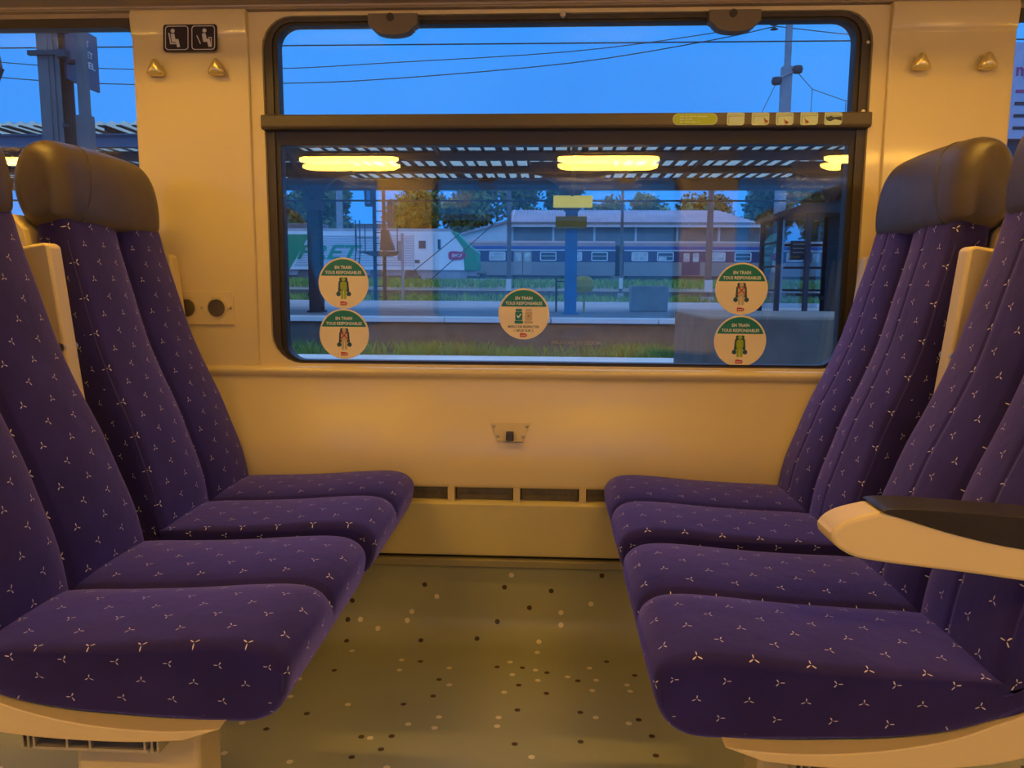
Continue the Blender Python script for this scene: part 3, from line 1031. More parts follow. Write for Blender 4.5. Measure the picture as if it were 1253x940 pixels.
def arm_down(parent, y):
    side = smooth_loop([(q[0] - 0.014, q[1] - 0.010) for q in [(0.250, 0.628), (0.236, 0.646), (0.205, 0.6565), (0.185, 0.6580), (0.10, 0.654), (-0.04, 0.645), (-0.15, 0.638), (-0.165, 0.60),
                        (-0.12, 0.575), (-0.02, 0.576), (0.10, 0.590), (0.20, 0.601), (0.232, 0.610)]], 4)
    a = B().prism(side, y - 0.026, y + 0.026).build('armrest', 'shell', parent, bevel=0.007, seg=3, label='lowered cream armrest with black pad')
    pad = smooth_loop([(q[0] - 0.014, q[1] - 0.010) for q in [(0.196, 0.6600), (0.175, 0.6640), (0.10, 0.6610), (-0.03, 0.6525), (-0.155, 0.646), (-0.160, 0.610),
                       (-0.05, 0.612), (0.04, 0.620), (0.11, 0.634), (0.165, 0.650)]], 4)
    B().prism(pad, y - 0.0285, y + 0.0285).build('arm_pad', 'pad_black', a, bevel=0.008, seg=3, label='black padded top')
    return a

def make_seat(label, x, y, rz, pleat, arms, bearer):
    t = thing('train_seat', label, 'seat', (x, y, 0), (0, 0, rz), 'violet seats of the bay')
    cp = smooth_loop(CUSH, 4)
    b, nr, ts = loft(cp, WID, 0.018, groove=0.011, puff=0.009, face_dir=(0.25, 1), pleat=0, insf=lambda p: 0.7 * max(0.05, min(1, (p[0] + 0.03) / 0.30)),
                     taper=lambda p: 1.0 - 0.075 * max(0, min(1, (0.405 - p[1]) / 0.08)) * max(0, min(1, (p[0] + 0.02) / 0.2)))
    c = build_uv(b, 'cushion', 'fabric', t)
    for s in (-1, 1):
        idx = [i for i in range(len(cp)) if cp[i][1] > 0.395 or cp[i][0] > 0.40]
        run = [i for i in range(0, 34)]
        pts = [(cp[i][0] - nr[i][0] * 0.006, s * (WID - 0.0055), cp[i][1] - nr[i][1] * 0.006) for i in run]
        B().tube(pts, 0.0022, 6).build('piping', 'fabric_dark', c, smooth=80)
    bp = smooth_loop(BACK, 4)
    b, nr, ts = loft(bp, WID, 0.020, groove=0.011, puff=0.010, face_dir=(1, 0.3), pleat=pleat, insf=lambda p: max(0.15, min(1, (p[1] - 0.36) / 0.15)),
                     taper=back_taper)
    k = build_uv(b, 'backrest', 'fabric', t)
    for s in (-1, 1):
        run = range(1, 34)
        pts = [(bp[i][0] - nr[i][0] * 0.006, s * (WID - 0.0055) * back_taper(bp[i]), bp[i][1] - nr[i][1] * 0.006) for i in run]
        B().tube(pts, 0.0022, 6).build('piping', 'fabric_dark', k, smooth=80)
    hp = smooth_loop(HEAD, 4)
    b, nr, ts = loft(hp, 0.196, 0.056, groove=0, puff=0.008, face_dir=(1, 0.2), cap_r=0.60,
                     taper=lambda p: 1.0 - 0.05 * max(0, (p[1] - 1.09) / 0.1) ** 2)
    h = build_uv(b, 'headrest', 'headrest', t)
    # stitched seams between the front cover and the side wings
    n = len(hp)
    for s in ((-1,) if rz == 0 else (1,)):
        pts = []
        run = list(range(0, 26))
        for q, i in enumerate(run):
            u = q / (len(run) - 1)
            yy = (0.150 - 0.075 * math.sin(min(1, u * 1.15) * PI / 2)) * s
            pts.append((hp[i][0] + nr[i][0] * 0.0080 * (1 - (yy / 0.196) ** 2) * max(0, min(1, (nr[i][0] + 0.2 * nr[i][1] - 0.05) / 0.6)), yy, hp[i][1] + nr[i][1] * 0.0080 * (1 - (yy / 0.196) ** 2) * max(0, min(1, (nr[i][0] + .2 * nr[i][1] - .05) / .6))))
        B().tube(pts, 0.0016, 6).build('seam', 'pad_black', h, smooth=80)
    si = smooth_loop(SHELL_IN, 4, closed=False)
    so = smooth_loop(SHELL_OUT, 4, closed=False)
    sh = B().prism(si + so, -WID - 0.004, WID + 0.004)
    sh.v = [(p[0], p[1] * (1.0 - 0.10 * max(0.0, min(1.0, (p[2] - 0.45) / 0.57))), p[2]) for p in sh.v]
    sh.build('shell', 'shell', t, bevel=0.006, seg=3)
    for a in arms:
        if a[0] == 'up':
            arm_up(t, *a[1:])
        else:
            arm_down(t, a[1])
    if bearer:
        y0, y1 = bearer
        # hollow extruded beam that carries the pair, and its pedestal
        bm_ = B()
        yb0, yb1 = y0, y1
        bm_.box(0.060, 0.220, yb0, yb1, 0.271, 0.275)
        bm_.box(0.040, 0.240, yb0, yb1, 0.295, 0.299)
        for xx in (0.062, 0.108, 0.140, 0.216):
            bm_.box(xx - 0.0015, xx + 0.0015, yb0, yb1, 0.275, 0.295)
        for xx in (0.046, 0.054, 0.226, 0.234):
            bm_.box(xx - 0.0015, xx + 0.0015, yb0, yb1, 0.273, 0.295)
        for xx in (0.047, 0.227):
            bm_.box(xx - 0.002, xx + 0.009, yb0, yb1, 0.271, 0.2735)
        bm_.build('support_beam', 'alu', t)
        ped = B()
        ya, yc = (y0 + y1) / 2 - 0.12, (y0 + y1) / 2 + 0.12
        s_ = 1 if y1 > y0 else -1
        p0 = y0 + 0.045 * s_
        p1 = y0 + 0.12 * s_
        ped.prism([(0.085, 0.0), (0.265, 0.0), (0.268, 0.26), (0.285, 0.3005), (0.09, 0.3005)], min(p0, p1), max(p0, p1))
        ped.build('pedestal', 'shell_side', t, bevel=0.008, seg=3)
    return t
mat('fabric_dark', (0.03, 0.022, 0.15), 0.85, var=0.15, scale=40)

XL, XR = -0.755, 0.556
YN, YF = 1.142, 1.646
GAP = 0.252      # half pitch between the two seats of a pair
make_seat('violet velour train seat nearest the camera on the left', XL, YN, 0, 0.0, [], (-0.205, 0.70))
make_seat('violet velour window seat on the left, beside the power socket', XL, YF, 0, 0.0, [('up', -GAP), ('up', GAP - 0.008, -0.022)], None)
make_seat('violet velour train seat with lowered armrest nearest the camera on the right', XR, YN, PI, 0.0022, [('down', GAP + 0.006)], (0.205, -0.70))
make_seat('violet velour window seat on the right, under bare pillar with two hooks', XR, YF, PI, 0.0022, [('up', -GAP + 0.008, -0.022), ('up', GAP)], None)

# small inspection label on the right seat shell

# ------------------------------------------------------------------ outdoors: ground, tracks, platform
def struct(o):
    o['kind'] = 'structure'
    return o
GZ = -0.38
struct(B().box(-60, 60, 2.6, 14.6, GZ - 0.4, GZ).build('trackbed', 'ballast'))
pb = struct_root('platform')
B().box(-60, 60, 14.62, 30.0, GZ - 0.4, 0.27).build('platform_deck', 'tarmac', pb)
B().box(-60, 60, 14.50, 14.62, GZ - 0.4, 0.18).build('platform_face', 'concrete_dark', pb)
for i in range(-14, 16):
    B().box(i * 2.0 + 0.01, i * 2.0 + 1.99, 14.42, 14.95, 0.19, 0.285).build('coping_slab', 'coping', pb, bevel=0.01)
slope = extrude_profile([(30.0, 0.10), (36, 0.30), (42, 0.62), (48, 0.95), (56, 1.08), (140, 1.3), (400, 1.3)], -250, 250).build('ground', 'earth')
slope['kind'] = 'structure'
struct(B().box(-30, 40, 12.0, 12.75, GZ, GZ + 0.10).build('cable_trough', 'coping'))

def rail(y, z, label, x0=-40, x1=40):
    p = [(-0.036, 0.155), (0.036, 0.155), (0.036, 0.118), (0.009, 0.105), (0.009, 0.022), (0.07, 0.008), (0.07, 0), (-0.07, 0), (-0.07, 0.008), (-0.009, 0.022), (-0.009, 0.105), (-0.036, 0.118)]
    o = B().prism([(y + a, z + b_) for a, b_ in p], x0, x1, 'x').build('rail', 'rail_steel')
    tag(o, label, 'rail', 'steel rails outside')
rail(9.2, GZ, 'steel rail in the ballast nearest the train window')
rail(10.64, GZ, 'steel rail in the ballast nearest the platform edge')
for y in (56.6, 58.0):
    rail(y, 1.05, 'steel rail under the white freight engine, %s' % ('nearer' if y < 57 else 'farther'))
sb = B()
for i in range(60):
    sb.box(-20 + i * 0.65, -19.76 + i * 0.65, 8.7, 11.15, GZ - 0.1, GZ + 0.02)
o = sb.build('sleepers', 'sleeper')
tag(o, 'dark sleepers under the near track', 'sleepers', kind='stuff')

def grass_patch(label, boxes, n, hmin, hmax, wid):
    b = B()
    for _ in range(n):
        x0, x1, y0, y1, zf = random.choice(boxes)
        x, y = random.uniform(x0, x1), random.uniform(y0, y1)
        z = zf(y) if callable(zf) else zf
        h = random.uniform(hmin, hmax)
        a = random.uniform(0, PI)
        dx_, dy_ = math.cos(a) * wid, math.sin(a) * wid
        lx, ly = random.uniform(-.5, .5) * h, random.uniform(-.5, .5) * h
        b.add([(x - dx_, y - dy_, z - 0.02), (x + dx_, y + dy_, z - 0.02), (x + lx * .5 + dx_ * .6, y + ly * .5 + dy_ * .6, z + h * .65), (x + lx, y + ly, z + h)], [(0, 1, 2), (0, 2, 3)])
    o = b.build('grass', 'grass')
    tag(o, label, 'grass', kind='stuff')
clumps = []
for _ in range(60):
    cx = random.uniform(-8, 9)
    w = random.uniform(0.2, 0.9)
    cy = random.uniform(13.0, 14.2)
    clumps.append((cx - w, cx + w, cy - 0.25, cy + 0.25, GZ))
grass_patch('tufts of green grass between the near track and platform', clumps, 9000, 0.06, 0.30, 0.008)
def gz(y):
    P_ = [(30.0, 0.10), (36, 0.30), (42, 0.62), (48, 0.95), (56, 1.08), (140, 1.3)]
    for (a, za), (b_, zb) in zip(P_, P_[1:]):
        if a <= y <= b_:
            return za + (zb - za) * (y - a) / (b_ - a)
    return 1.3
grass_patch('green grass strip just behind the platform', [(-22, 24, 31, 36, gz)], 9000, 0.1, 0.32, 0.03)
grass_patch('green grass bank below the parked trains', [(-30, 32, 43.5, 52, gz)], 14000, 0.15, 0.45, 0.04)
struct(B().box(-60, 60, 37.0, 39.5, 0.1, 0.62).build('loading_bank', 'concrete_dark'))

# concrete block beside the track on the right
o = B().prism(rrect(0.985, 4.2, GZ, 0.709, 0.02), 5.0, 6.2).build('concrete_wall', 'concrete_dark', bevel=0.02)
tag(o, 'low dark grey concrete wall outside, behind the right pair of stickers', 'wall')

# ------------------------------------------------------------------ platform canopy
can = thing('platform_canopy', 'long flat platform canopy of pale corrugated sheets on dark beams', 'canopy', (0, 17, 0.27))
ZR = 3.72
def corr(x0, x1, y0, y1, z, amp, pitch, drop=0.0):
    b = B()
    n = int((x1 - x0) / (pitch / 4))
    vs = []
    for i in range(n + 1):
        x = x0 + (x1 - x0) * i / n
        dz_ = amp * (0, 1, 0, -1)[i % 4]
        vs += [(x, y0, z + dz_), (x, y1, z + dz_ + drop)]
    b.add(vs, [(2 * i, 2 * i + 2, 2 * i + 3, 2 * i + 1) for i in range(n)])
    return b
def local(b, ox, oy, oz):
    b.v = [(p[0] - ox, p[1] - oy, p[2] - oz) for p in b.v]
    return b
for i in range(-9, 8):
    for y0, y1 in ((13.75, 16.62), (16.55, 18.75), (18.68, 20.9)):
        local(corr(i * 3.0, i * 3.0 + 2.98, y0, y1, ZR, 0.03, 0.22), 0, 17, 0.27).build('roof_sheet', 'sheet', can)
for y, z0, z1, m in ((14.0, 3.33, 3.56, 'fascia'), (16.6, 3.50, 3.69, 'steel_dark'), (18.7, 3.53, 3.69, 'steel_dark'), (20.75, 3.38, 3.69, 'steel_dark')):
    b = B()
    b.box(-27, 24, y - 0.02, y + 0.02, z0, z1)
    b.box(-27, 24, y - 0.09, y + 0.09, z0, z0 + 0.025)
    b.box(-27, 24, y - 0.09, y + 0.09, z1 - 0.025, z1)
    local(b, 0, 17, 0.27).build('beam', m, can)
for i in range(-4, 5):
    x = -5.22 + (i + 1) * 2.82
    local(B().box(x - 0.025, x + 0.025, 13.9, 20.9, 3.60, 3.66), 0, 17, 0.27).build('rafter', 'steel_dark', can)
for y0, y1 in ((13.78, 16.55), (16.65, 18.65), (18.75, 20.7)):
    b = B()
    for i in range(170):
        xx = -27 + i * 0.30 + random.uniform(-0.02, 0.02)
        b.box(xx, xx + random.choice((0.07, 0.10, 0.14)), y0, y1, ZR - 0.055, ZR - 0.035)
    local(b, 0, 17, 0.27).build('corrugation_shade', 'steel_dark', can, kind='stuff')  # dark bars added under the sheets stand in for the shade in their folds
cols = ((-5.22, 'steel_green'), (0.42, 'steel_blue'), (5.97, 'steel_green'), (-10.86, 'steel_green'), (11.6, 'steel_green'))
for x, m in cols:
    b = B()
    b.box(x - 0.13, x + 0.13, 16.85, 16.88, 0.27, 2.75)
    b.box(x - 0.13, x + 0.13, 17.12, 17.15, 0.27, 2.75)
    b.box(x - 0.025, x + 0.025, 16.88, 17.12, 0.27, 2.75)
    b.box(x - 0.17, x + 0.17, 16.80, 17.20, 0.27, 0.31)
    b.box(x - 0.145, x + 0.145, 16.83, 17.17, 0.62, 0.70)
    c_ = local(b, 0, 17, 0.27).build('column', m, can)
    b = B()
    for s in (-1, 1):
        arc = [(x + s * (0.13 + 0.75 * (1 - math.cos(R(a)))), 2.55 + 0.72 * math.sin(R(a))) for a in range(0, 91, 10)]
        pts = arc + [(x + s * 0.9, 3.52), (x, 3.52), (x, 2.55)]
        b.prism(pts, 16.92, 17.08)
    b.box(x - 0.16, x + 0.16, 16.80, 17.2, 2.5, 2.75)
    local(b, 0, 17, 0.27).build('bracket', 'steel_dark', can, smooth=30)
    b = B()
    for s in (-1, 1):
        b.tube([(x, 17 + s * 0.1, 2.7), (x, 17 + s * 1.7, 3.5), (x, 17 + s * 2.6, 3.6)], 0.05, 6)
    b.box(x - 0.05, x + 0.05, 14.0, 20.7, 3.45, 3.60)
    local(b, 0, 17, 0.27).build('strut', 'steel_dark', can)
# tension rods and a conduit
local(B().tube([(-20, 17.1, 2.72), (20, 17.1, 2.72)], 0.022, 6), 0, 17, 0.27).build('conduit', 'steel_dark', can)

# yellow boards fixed to the blue column
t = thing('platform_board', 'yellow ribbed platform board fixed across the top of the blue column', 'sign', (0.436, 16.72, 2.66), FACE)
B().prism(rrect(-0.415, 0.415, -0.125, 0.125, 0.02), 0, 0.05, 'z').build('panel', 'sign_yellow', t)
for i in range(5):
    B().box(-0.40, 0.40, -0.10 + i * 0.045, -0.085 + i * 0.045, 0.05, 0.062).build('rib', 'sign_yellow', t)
o = B().prism(rrect(0.075, 0.74, 2.10, 2.36, 0.02), 16.74, 16.79).build('platform_board', 'sign_olive', bevel=0.01)
tag(o, 'small brownish board on the blue column below the yellow board', 'sign')

# litter stand with yellow bag behind the blue column
t = thing('litter_stand', 'yellow litter bag holder on posts behind the blue column', 'bin', (0.62, 18.2, 0.27))
B().lathe([(0.05, 0.46), (0.20, 0.48), (0.26, 0.60), (0.24, 0.75), (0.16, 0.83), (0.02, 0.85)], 10).build('bag', 'yellow', t, loc=(0.12, 0, 0))
for x_, m in ((-0.50, 'rust'), (0.16, 'yellow'), (-0.22, 'rust')):
    B().tube([(x_, 0.25, 0), (x_, 0.25, 0.80)], 0.028, 6).build('post', m, t)
B().tube([(-0.50, 0.25, 0.72), (0.16, 0.25, 0.72)], 0.02, 6).build('crossbar', 'rust', t)
# concrete planter block
o = B().prism([(1.97, 0.27), (2.84, 0.27), (2.86, 0.90), (1.95, 0.90)], 19.0, 19.6).build('concrete_planter', 'concrete', bevel=0.03)
tag(o, 'pale concrete planter box standing on the platform right of blue column', 'planter')

# ------------------------------------------------------------------ platform shelter
t = thing('platform_shelter', 'dark framed glass waiting shelter on the platform at the right', 'shelter', (4.7, 16.4, 0.27))
for x_, y_ in ((0, 0), (0.47, -0.35), (2.6, -0.35), (0, 1.3), (2.6, 1.3)):
    B().box(x_ - 0.045, x_ + 0.045, y_ - 0.045, y_ + 0.045, 0, 2.15).build('post', 'steel_dark', t)
B().prism([(-0.12, 2.10), (0.35, 2.28), (2.75, 2.30), (2.75, 2.12), (0.4, 2.10), (-0.12, 2.02)], -0.45, 1.45).build('roof', 'steel_dark', t)
for z in (0.55, 1.05, 1.55):
    B().box(0.5, 2.6, 1.27, 1.33, z - 0.025, z + 0.025).build('crossbar', 'steel_dark', t)
    B().box(-0.025, 0.025, 0, 1.3, z - 0.02, z + 0.02).build('crossbar', 'steel_dark', t)
for x0, x1 in ((0.03, 1.28), (1.32, 2.57)):
    B().box(x0, x1, 1.30, 1.31, 0.15, 2.08).build('glass_panel', 'far_glass', t)
B().box(-0.005, 0.005, 0.05, 1.25, 0.15, 2.05).build('glass_panel', 'far_glass', t)
pnl = B().box(0.60, 1.02, 1.18, 1.24, 1.22, 1.64).build('notice_board', 'sign_dark', t)
B().box(0.58, 0.80, 1.16, 1.18, 1.27, 1.30).build('notice_strip', 'sign_olive', pnl)
for q in range(3):
    B().box(0.64, 0.98 - q * 0.05, 1.165, 1.18, 1.55 - q * 0.09, 1.575 - q * 0.09).build('notice_line', 'stk_grey', pnl)
B().box(0.75, 2.4, 0.75, 1.15, 0.42, 0.48).build('bench', 'steel_dark', t)

# ------------------------------------------------------------------ signal mast
t = thing('signal_mast', 'tall dark railway signal mast with ladder and caged platform', 'signal', (-6.75, 30.6, 0.08))
for x_ in (-0.26, 0.12):
    B().box(x_ - 0.06, x_ + 0.06, -0.06, 0.06, 0, 4.6).build('mast_leg', 'steel_dark', t)
b = B()
for q in range(9):
    b.box(-0.24, 0.12, -0.03, 0.03, 0.3 + q * 0.42, 0.34 + q * 0.42)
b.build('bracing', 'steel_dark', t)
for x_ in (-0.95, -0.78):
    B().tube([(x_ - 0.22, -0.3, 0.05), (x_, -0.3, 2.05), (x_, -0.3, 3.3)], 0.025, 6).build('ladder_rail', 'steel_dark', t)
b = B()
for q in range(9):
    b.box(-1.12 + q * 0.02, -0.86 + q * 0.015, -0.32, -0.28, 0.25 + q * 0.22, 0.275 + q * 0.22)
b.build('rungs', 'steel_dark', t)
B().prism([(-0.95, 2.10), (0.75, 2.10), (0.75, 2.03), (0.35, 1.92), (-0.3, 1.92)], -0.4, 0.35).build('standing_platform', 'steel_dark', t)
for x_ in (-0.9, -0.55, 0.72):
    B().tube([(x_, -0.38, 2.1), (x_, -0.38, 3.15)], 0.02, 6).build('guard_post', 'steel_dark', t)
for z in (2.62, 3.12):
    B().tube([(-0.9, -0.38, z), (0.0, -0.38, z)], 0.018, 6).build('guard_rail', 'steel_dark', t)
B().prism([(0.0, 2.15), (0.55, 2.15), (0.30, 2.95), (0.05, 2.95)], -0.25, 0.1).build('signal_head', 'steel_dark', t)
B().prism([(-0.62, 4.62), (-0.28, 4.62), (-0.20, 4.20), (-0.36, 3.85), (-0.58, 3.85)], -0.2, 0.05).build('signal_hood', 'steel_dark', t)
B().box(-0.50, -0.36, -0.23, -0.19, 3.95, 4.5).build('number_plate', 'steel_blue', t)
B().prism(rrect(0.30, 0.52, 3.05, 4.05, 0.1), -0.2, 0.1).build('rear_signal', 'steel_dark', t)
B().tube([(0.88, -0.2, 0), (0.88, -0.2, 2.8)], 0.055, 8).build('side_post', 'galv', t)
b = B().box(0.70, 0.90, -0.28, -0.12, 1.75, 2.5)
b.build('relay_box', 'galv', t)

# slim posts on and behind the platform
for x_, y_, z1, r_, lab in ((-1.81, 33.0, 5.4, 0.10, 'slim grey mast behind the platform, in front of the shed gable'),
                            (6.58, 33.0, 6.2, 0.15, 'slim grey mast behind the platform, right of the planter'),
                            (3.2, 36.0, 6.0, 0.08, 'slim grey mast behind the platform, middle of the shed roof'),
                            (-16.6, 60.5, 8.4, 0.30, 'pale mast behind the freight engine at far left')):
    t = thing('mast', lab, 'mast', (x_, y_, gz(y_)), group='slim masts behind the platform')
    B().tube([(0, 0, 0), (0, 0, z1)], r_, 8, r_ * 0.8).build('shaft', 'mast_grey' if y_ < 40 else 'galv', t, smooth=50)
    B().box(-r_ * 1.6, r_ * 1.6, -r_ * 1.6, r_ * 1.6, 0, 0.25).build('footing', 'concrete', t)
    if y_ < 40:
        B().box(-r_ * 1.1, r_ * 1.1, -r_ * 1.2, -r_, 0.45, 0.95).build('name_plate', 'sign_white', t)

# diagonal stay wires
for k, (a, b_) in enumerate((((-5.9, 32, 1.3), (-0.9, 34, 5.6)), ((-5.0, 32, 1.1), (-0.4, 34, 5.4)))):
    o = B().tube([a, b_], 0.02, 5).build('stay_wire', 'steel_dark')
    tag(o, 'dark diagonal stay wire crossing the engine cab, %s' % ('left' if k == 0 else 'right'), 'wire')

# ------------------------------------------------------------------ white freight locomotive
t = thing('freight_locomotive', 'white ribbed freight locomotive with green ends parked behind the platform', 'locomotive', (-14, 58, 1.08))
def LP(pts):
    return [(x + 14, z - 1.08) for x, z in pts]
body = LP([(-23.5, 1.95), (-5.45, 1.95), (-5.42, 2.4), (-5.55, 3.3), (-6.1, 3.75), (-7.05, 4.72), (-23.5, 4.72)])
B().prism(body, -1.45, 1.45).build('body', 'loco_white', t)
B().prism(LP([(-23.3, 4.72), (-7.1, 4.72), (-7.5, 4.95), (-23.3, 4.95)]), -1.3, 1.3).build('roof', 'loco_roof', t)
for x0, x1 in ((-19.6, -17.0), (-14.5, -12.2)):
    B().box(x0 + 14, x1 + 14, -0.9, 0.9, 3.87, 4.25).build('roof_equipment', 'loco_under', t, bevel=0.05)
B().prism(LP([(-5.44, 1.95), (-5.40, 2.4), (-5.52, 3.32), (-6.08, 3.78), (-7.02, 4.74), (-7.35, 4.74), (-6.45, 3.55), (-6.35, 1.95)]), -1.475, 1.475).build('cab_front', 'loco_green', t)
B().prism(LP([(-23.5, 1.95), (-19.35, 1.95), (-17.75, 4.50), (-23.5, 4.50)]), -1.478, -1.45).build('green_end', 'loco_green', t)
B().prism(LP([(-22.0, 2.75), (-19.72, 2.75), (-19.64, 2.9), (-22, 2.9)]), -1.485, -1.478).build('stripe', 'loco_white', t)
for q in range(13):
    z = 2.25 + q * 0.175
    for x0, x1 in ((-19.0 + max(0, q - 0) * 0.105, -10.1),):
        B().box(x0 + 14, x1 + 14, -1.50, -1.45, z - 1.08, z - 1.08 + 0.065).build('side_rib', 'loco_rib', t)
for x0, x1, z0, z1 in ((-9.75, -9.15, 3.45, 4.10), (-8.35, -8.05, 3.40, 4.20), (-10.05, -9.6, 2.40, 2.72)):
    w = B().box(x0 + 14, x1 + 14, -1.475, -1.44, z0 - 1.08, z1 - 1.08).build('window', 'win_frame', t)
    B().box(x0 + 14.05, x1 + 13.95, -1.485, -1.474, z0 - 1.03, z1 - 1.13).build('pane', 'win_dark', w)
for x_ in (-10.1, -8.6):
    B().box(x_ + 14, x_ + 14.04, -1.465, -1.45, 0.9, 3.5).build('panel_joint', 'loco_rib', t)
lt = text('lettering', 'FRET', 'loco_green', t, 0, 0, 0, 4.9, 1.02, shear=0.35, depth=0.01, bold=0.018)
lt.rotation_euler = FACE
lt.location = (-16.3 + 14, -1.505, 3.22 - 1.08)
lg = B().prism(smooth_loop([(-7.42, 2.72), (-6.6, 2.72), (-6.28, 2.92), (-6.35, 3.2), (-7.1, 3.32), (-7.5, 3.22)], 4), 0, 0.02)
lg.v = [(p[0] + 14, p[1] - 1.50, p[2] - 1.08) for p in lg.v]
lg = lg.build('logo', 'logo_red', t)
l2 = text('logo_lettering', 'SNCF', 'loco_white', lg, 0, 0, 0, 0.78, 0.24, shear=0.2, depth=0.005)
l2.rotation_euler = FACE
l2.location = (7.10, -1.505, 1.93)
B().box(-9.3, 8.5, -1.3, 1.3, 0.45, 0.88).build('underframe', 'loco_roof', t)
for xb in (-19.6, -11.6):
    B().box(xb + 14 - 2.0, xb + 14 + 2.0, -1.2, 1.2, 0.05, 0.55).build('bogie', 'loco_under', t)
    for dx_ in (-1.3, 1.3):
        b = B().lathe([(0.5, -1.32), (0.5, -1.18)], 18, 'y')
        b.v = [(p[0] + xb + 14 + dx_, p[1], p[2] + 0.5) for p in b.v]
        b.build('wheel', 'loco_under', t)
B().box(-9.0 + 14 - 0.6, -6.2 + 14, -1.35, 1.35, 0.15, 0.87).build('cab_skirt', 'loco_roof', t)
for y_ in (-0.9, 0.9):
    b = B().lathe([(0.10, 0), (0.10, 0.5), (0.24, 0.5), (0.24, 0.56)], 14, 'z')
    b.v = [(p[2] + 8.5, p[0] + y_, p[1] + 0.65) for p in b.v]
    b.build('buffer', 'loco_under', t)

# ------------------------------------------------------------------ stainless passenger cars
def make_car(label, x0, x1, gapc):
    t = thing('passenger_car', label, 'rail car', ((x0 + x1) / 2, 66.0, 1.15), group='parked passenger cars')
    L = (x1 - x0) / 2
    B().prism([(-1.4, 0.55), (1.4, 0.55), (1.42, 2.6), (1.35, 2.95), (-1.35, 2.95), (-1.42, 2.6)], -L, L, 'x').build('body', 'rib_steel', t)
    B().prism([(-1.35, 2.95), (1.35, 2.95), (1.2, 3.25), (0.7, 3.42), (-0.7, 3.42), (-1.2, 3.25)], -L, L, 'x').build('roof', 'rib_roof', t)
    B().box(-L, L, -1.46, -1.42, 2.72, 2.95).build('cornice_stripe', 'rib_stripe', t)
    B().box(-L, L, -1.45, -1.41, 2.58, 2.66).build('rain_strip', 'win_frame', t)
    B().box(-L, L, -1.44, -1.41, 1.68, 2.58).build('window_band', 'rib_blue', t)
    for q in range(6):
        B().box(-L, L, -1.43, -1.40, 0.70 + q * 0.15, 0.76 + q * 0.15).build('flute', 'rib_steel', t)
    B().box(-L + 0.3, L - 0.3, -1.2, 1.2, 0.25, 0.55).build('underframe', 'loco_under', t)
    for xb in (-L + 3, L - 3):
        B().box(xb - 1.6, xb + 1.6, -1.2, 1.2, -0.05, 0.35).build('bogie', 'loco_under', t)
    n = int(2 * L / 2.0)
    for i in range(n):
        xc = -L + 1.3 + i * (2 * L - 2.6) / (n - 1)
        if i % 5 == 2:
            d = B().box(xc - 0.75, xc + 0.75, -1.455, -1.43, 0.62, 2.55).build('door', 'rib_blue' if i % 8 == 2 else 'rib_steel', t)
            for s in (-0.38, 0.38):
                B().prism(rrect(xc + s - 0.24, xc + s + 0.24, 1.72, 2.42, 0.08, 3), -1.47, -1.45).build('door_pane', 'win_pale', d)
            B().box(xc - 0.02, xc + 0.02, -1.468, -1.45, 0.65, 2.5).build('door_gap', 'dark', d)
        else:
            w = B().ring(rrect(xc - 0.68, xc + 0.68, 1.76, 2.50, 0.1, 3), rrect(xc - 0.60, xc + 0.60, 1.84, 2.42, 0.08, 3), -1.47, -1.43).build('window', 'win_frame', t)
            B().prism(rrect(xc - 0.61, xc + 0.61, 1.83, 2.43, 0.08, 3), -1.452, -1.442).build('pane', 'win_dark' if i % 3 else 'win_pale', w)
            B().box(xc - 0.60, xc + 0.60, -1.466, -1.452, 2.14, 2.18).build('window_bar', 'win_frame', w)
            if i % 2:
                B().box(xc - 0.54, xc + 0.1, -1.458, -1.452, 1.86, 2.10).build('far_side_light', 'win_pale', w)
    return t
make_car('grey and dark blue passenger car parked behind the blue column', -18.5, 5.25, 0)
make_car('grey and dark blue passenger car parked right of the gangway bellows', 5.95, 29.5, 0)
b = B()
for q in range(6):
    b.box(5.28 + q * 0.11, 5.34 + q * 0.11, 64.8, 67.2, 1.7, 4.2)
b.box(5.26, 5.94, 64.95, 67.05, 1.8, 4.1)
tag(b.build('gangway_bellows', 'dark'), 'dark ribbed gangway bellows joining the two parked passenger cars', 'gangway')

# ------------------------------------------------------------------ goods shed and low annexe
t = thing('goods_shed', 'long grey goods shed with lilac corrugated roof behind the parked cars', 'building', (10, 95, 1.2))
x0, x1 = -5.0 - 10, 25.2 - 10
B().box(x0, x1, 0, 22, 0, 7.3).build('wall', 'shed_wall', t)
b = B()
n = 152
vs = []
for i in range(n + 1):
    u = i / n
    xx = x0 - 0.4 + (x1 - x0 + 0.9) * u
    inset = (x1 - x0 + 0.9) * 0
    dz_ = 0.06 * (1 if i % 2 else -1)
    top = min(1.0, (x1 + 0.5 - xx) / 3.6)
    vs += [(xx, -0.6, 6.85 + dz_), (xx, -0.6 + 11 * top, 6.85 + 2.85 * top + dz_)]
b.add(vs, [(2 * i, 2 * i + 2, 2 * i + 3, 2 * i + 1) for i in range(n)])
b.build('roof', 'shed_roof', t)
b = B().prism([(-0.6, 6.8), (10.4, 9.7), (22, 6.8)], x0 - 0.3, x0, 'x')
b.build('gable', 'shed_pale', t)
B().box(x0 - 0.5, x1 + 0.5, -0.75, -0.55, 6.65, 6.85).build('gutter', 'shed_pale', t)
for i in range(7):
    xx = x0 + 0.2 + i * (x1 - x0 - 0.4) / 6
    B().box(xx - 0.13, xx + 0.13, -0.14, 0, 0, 6.7).build('wall_post', 'shed_pale', t)
for i in range(60):
    xx = x0 + 0.4 + i * (x1 - x0 - 0.8) / 59
    B().box(xx - 0.05, xx + 0.05, -0.06, 0, 0.5, 6.6).build('cladding_rib', 'shed_wall', t)
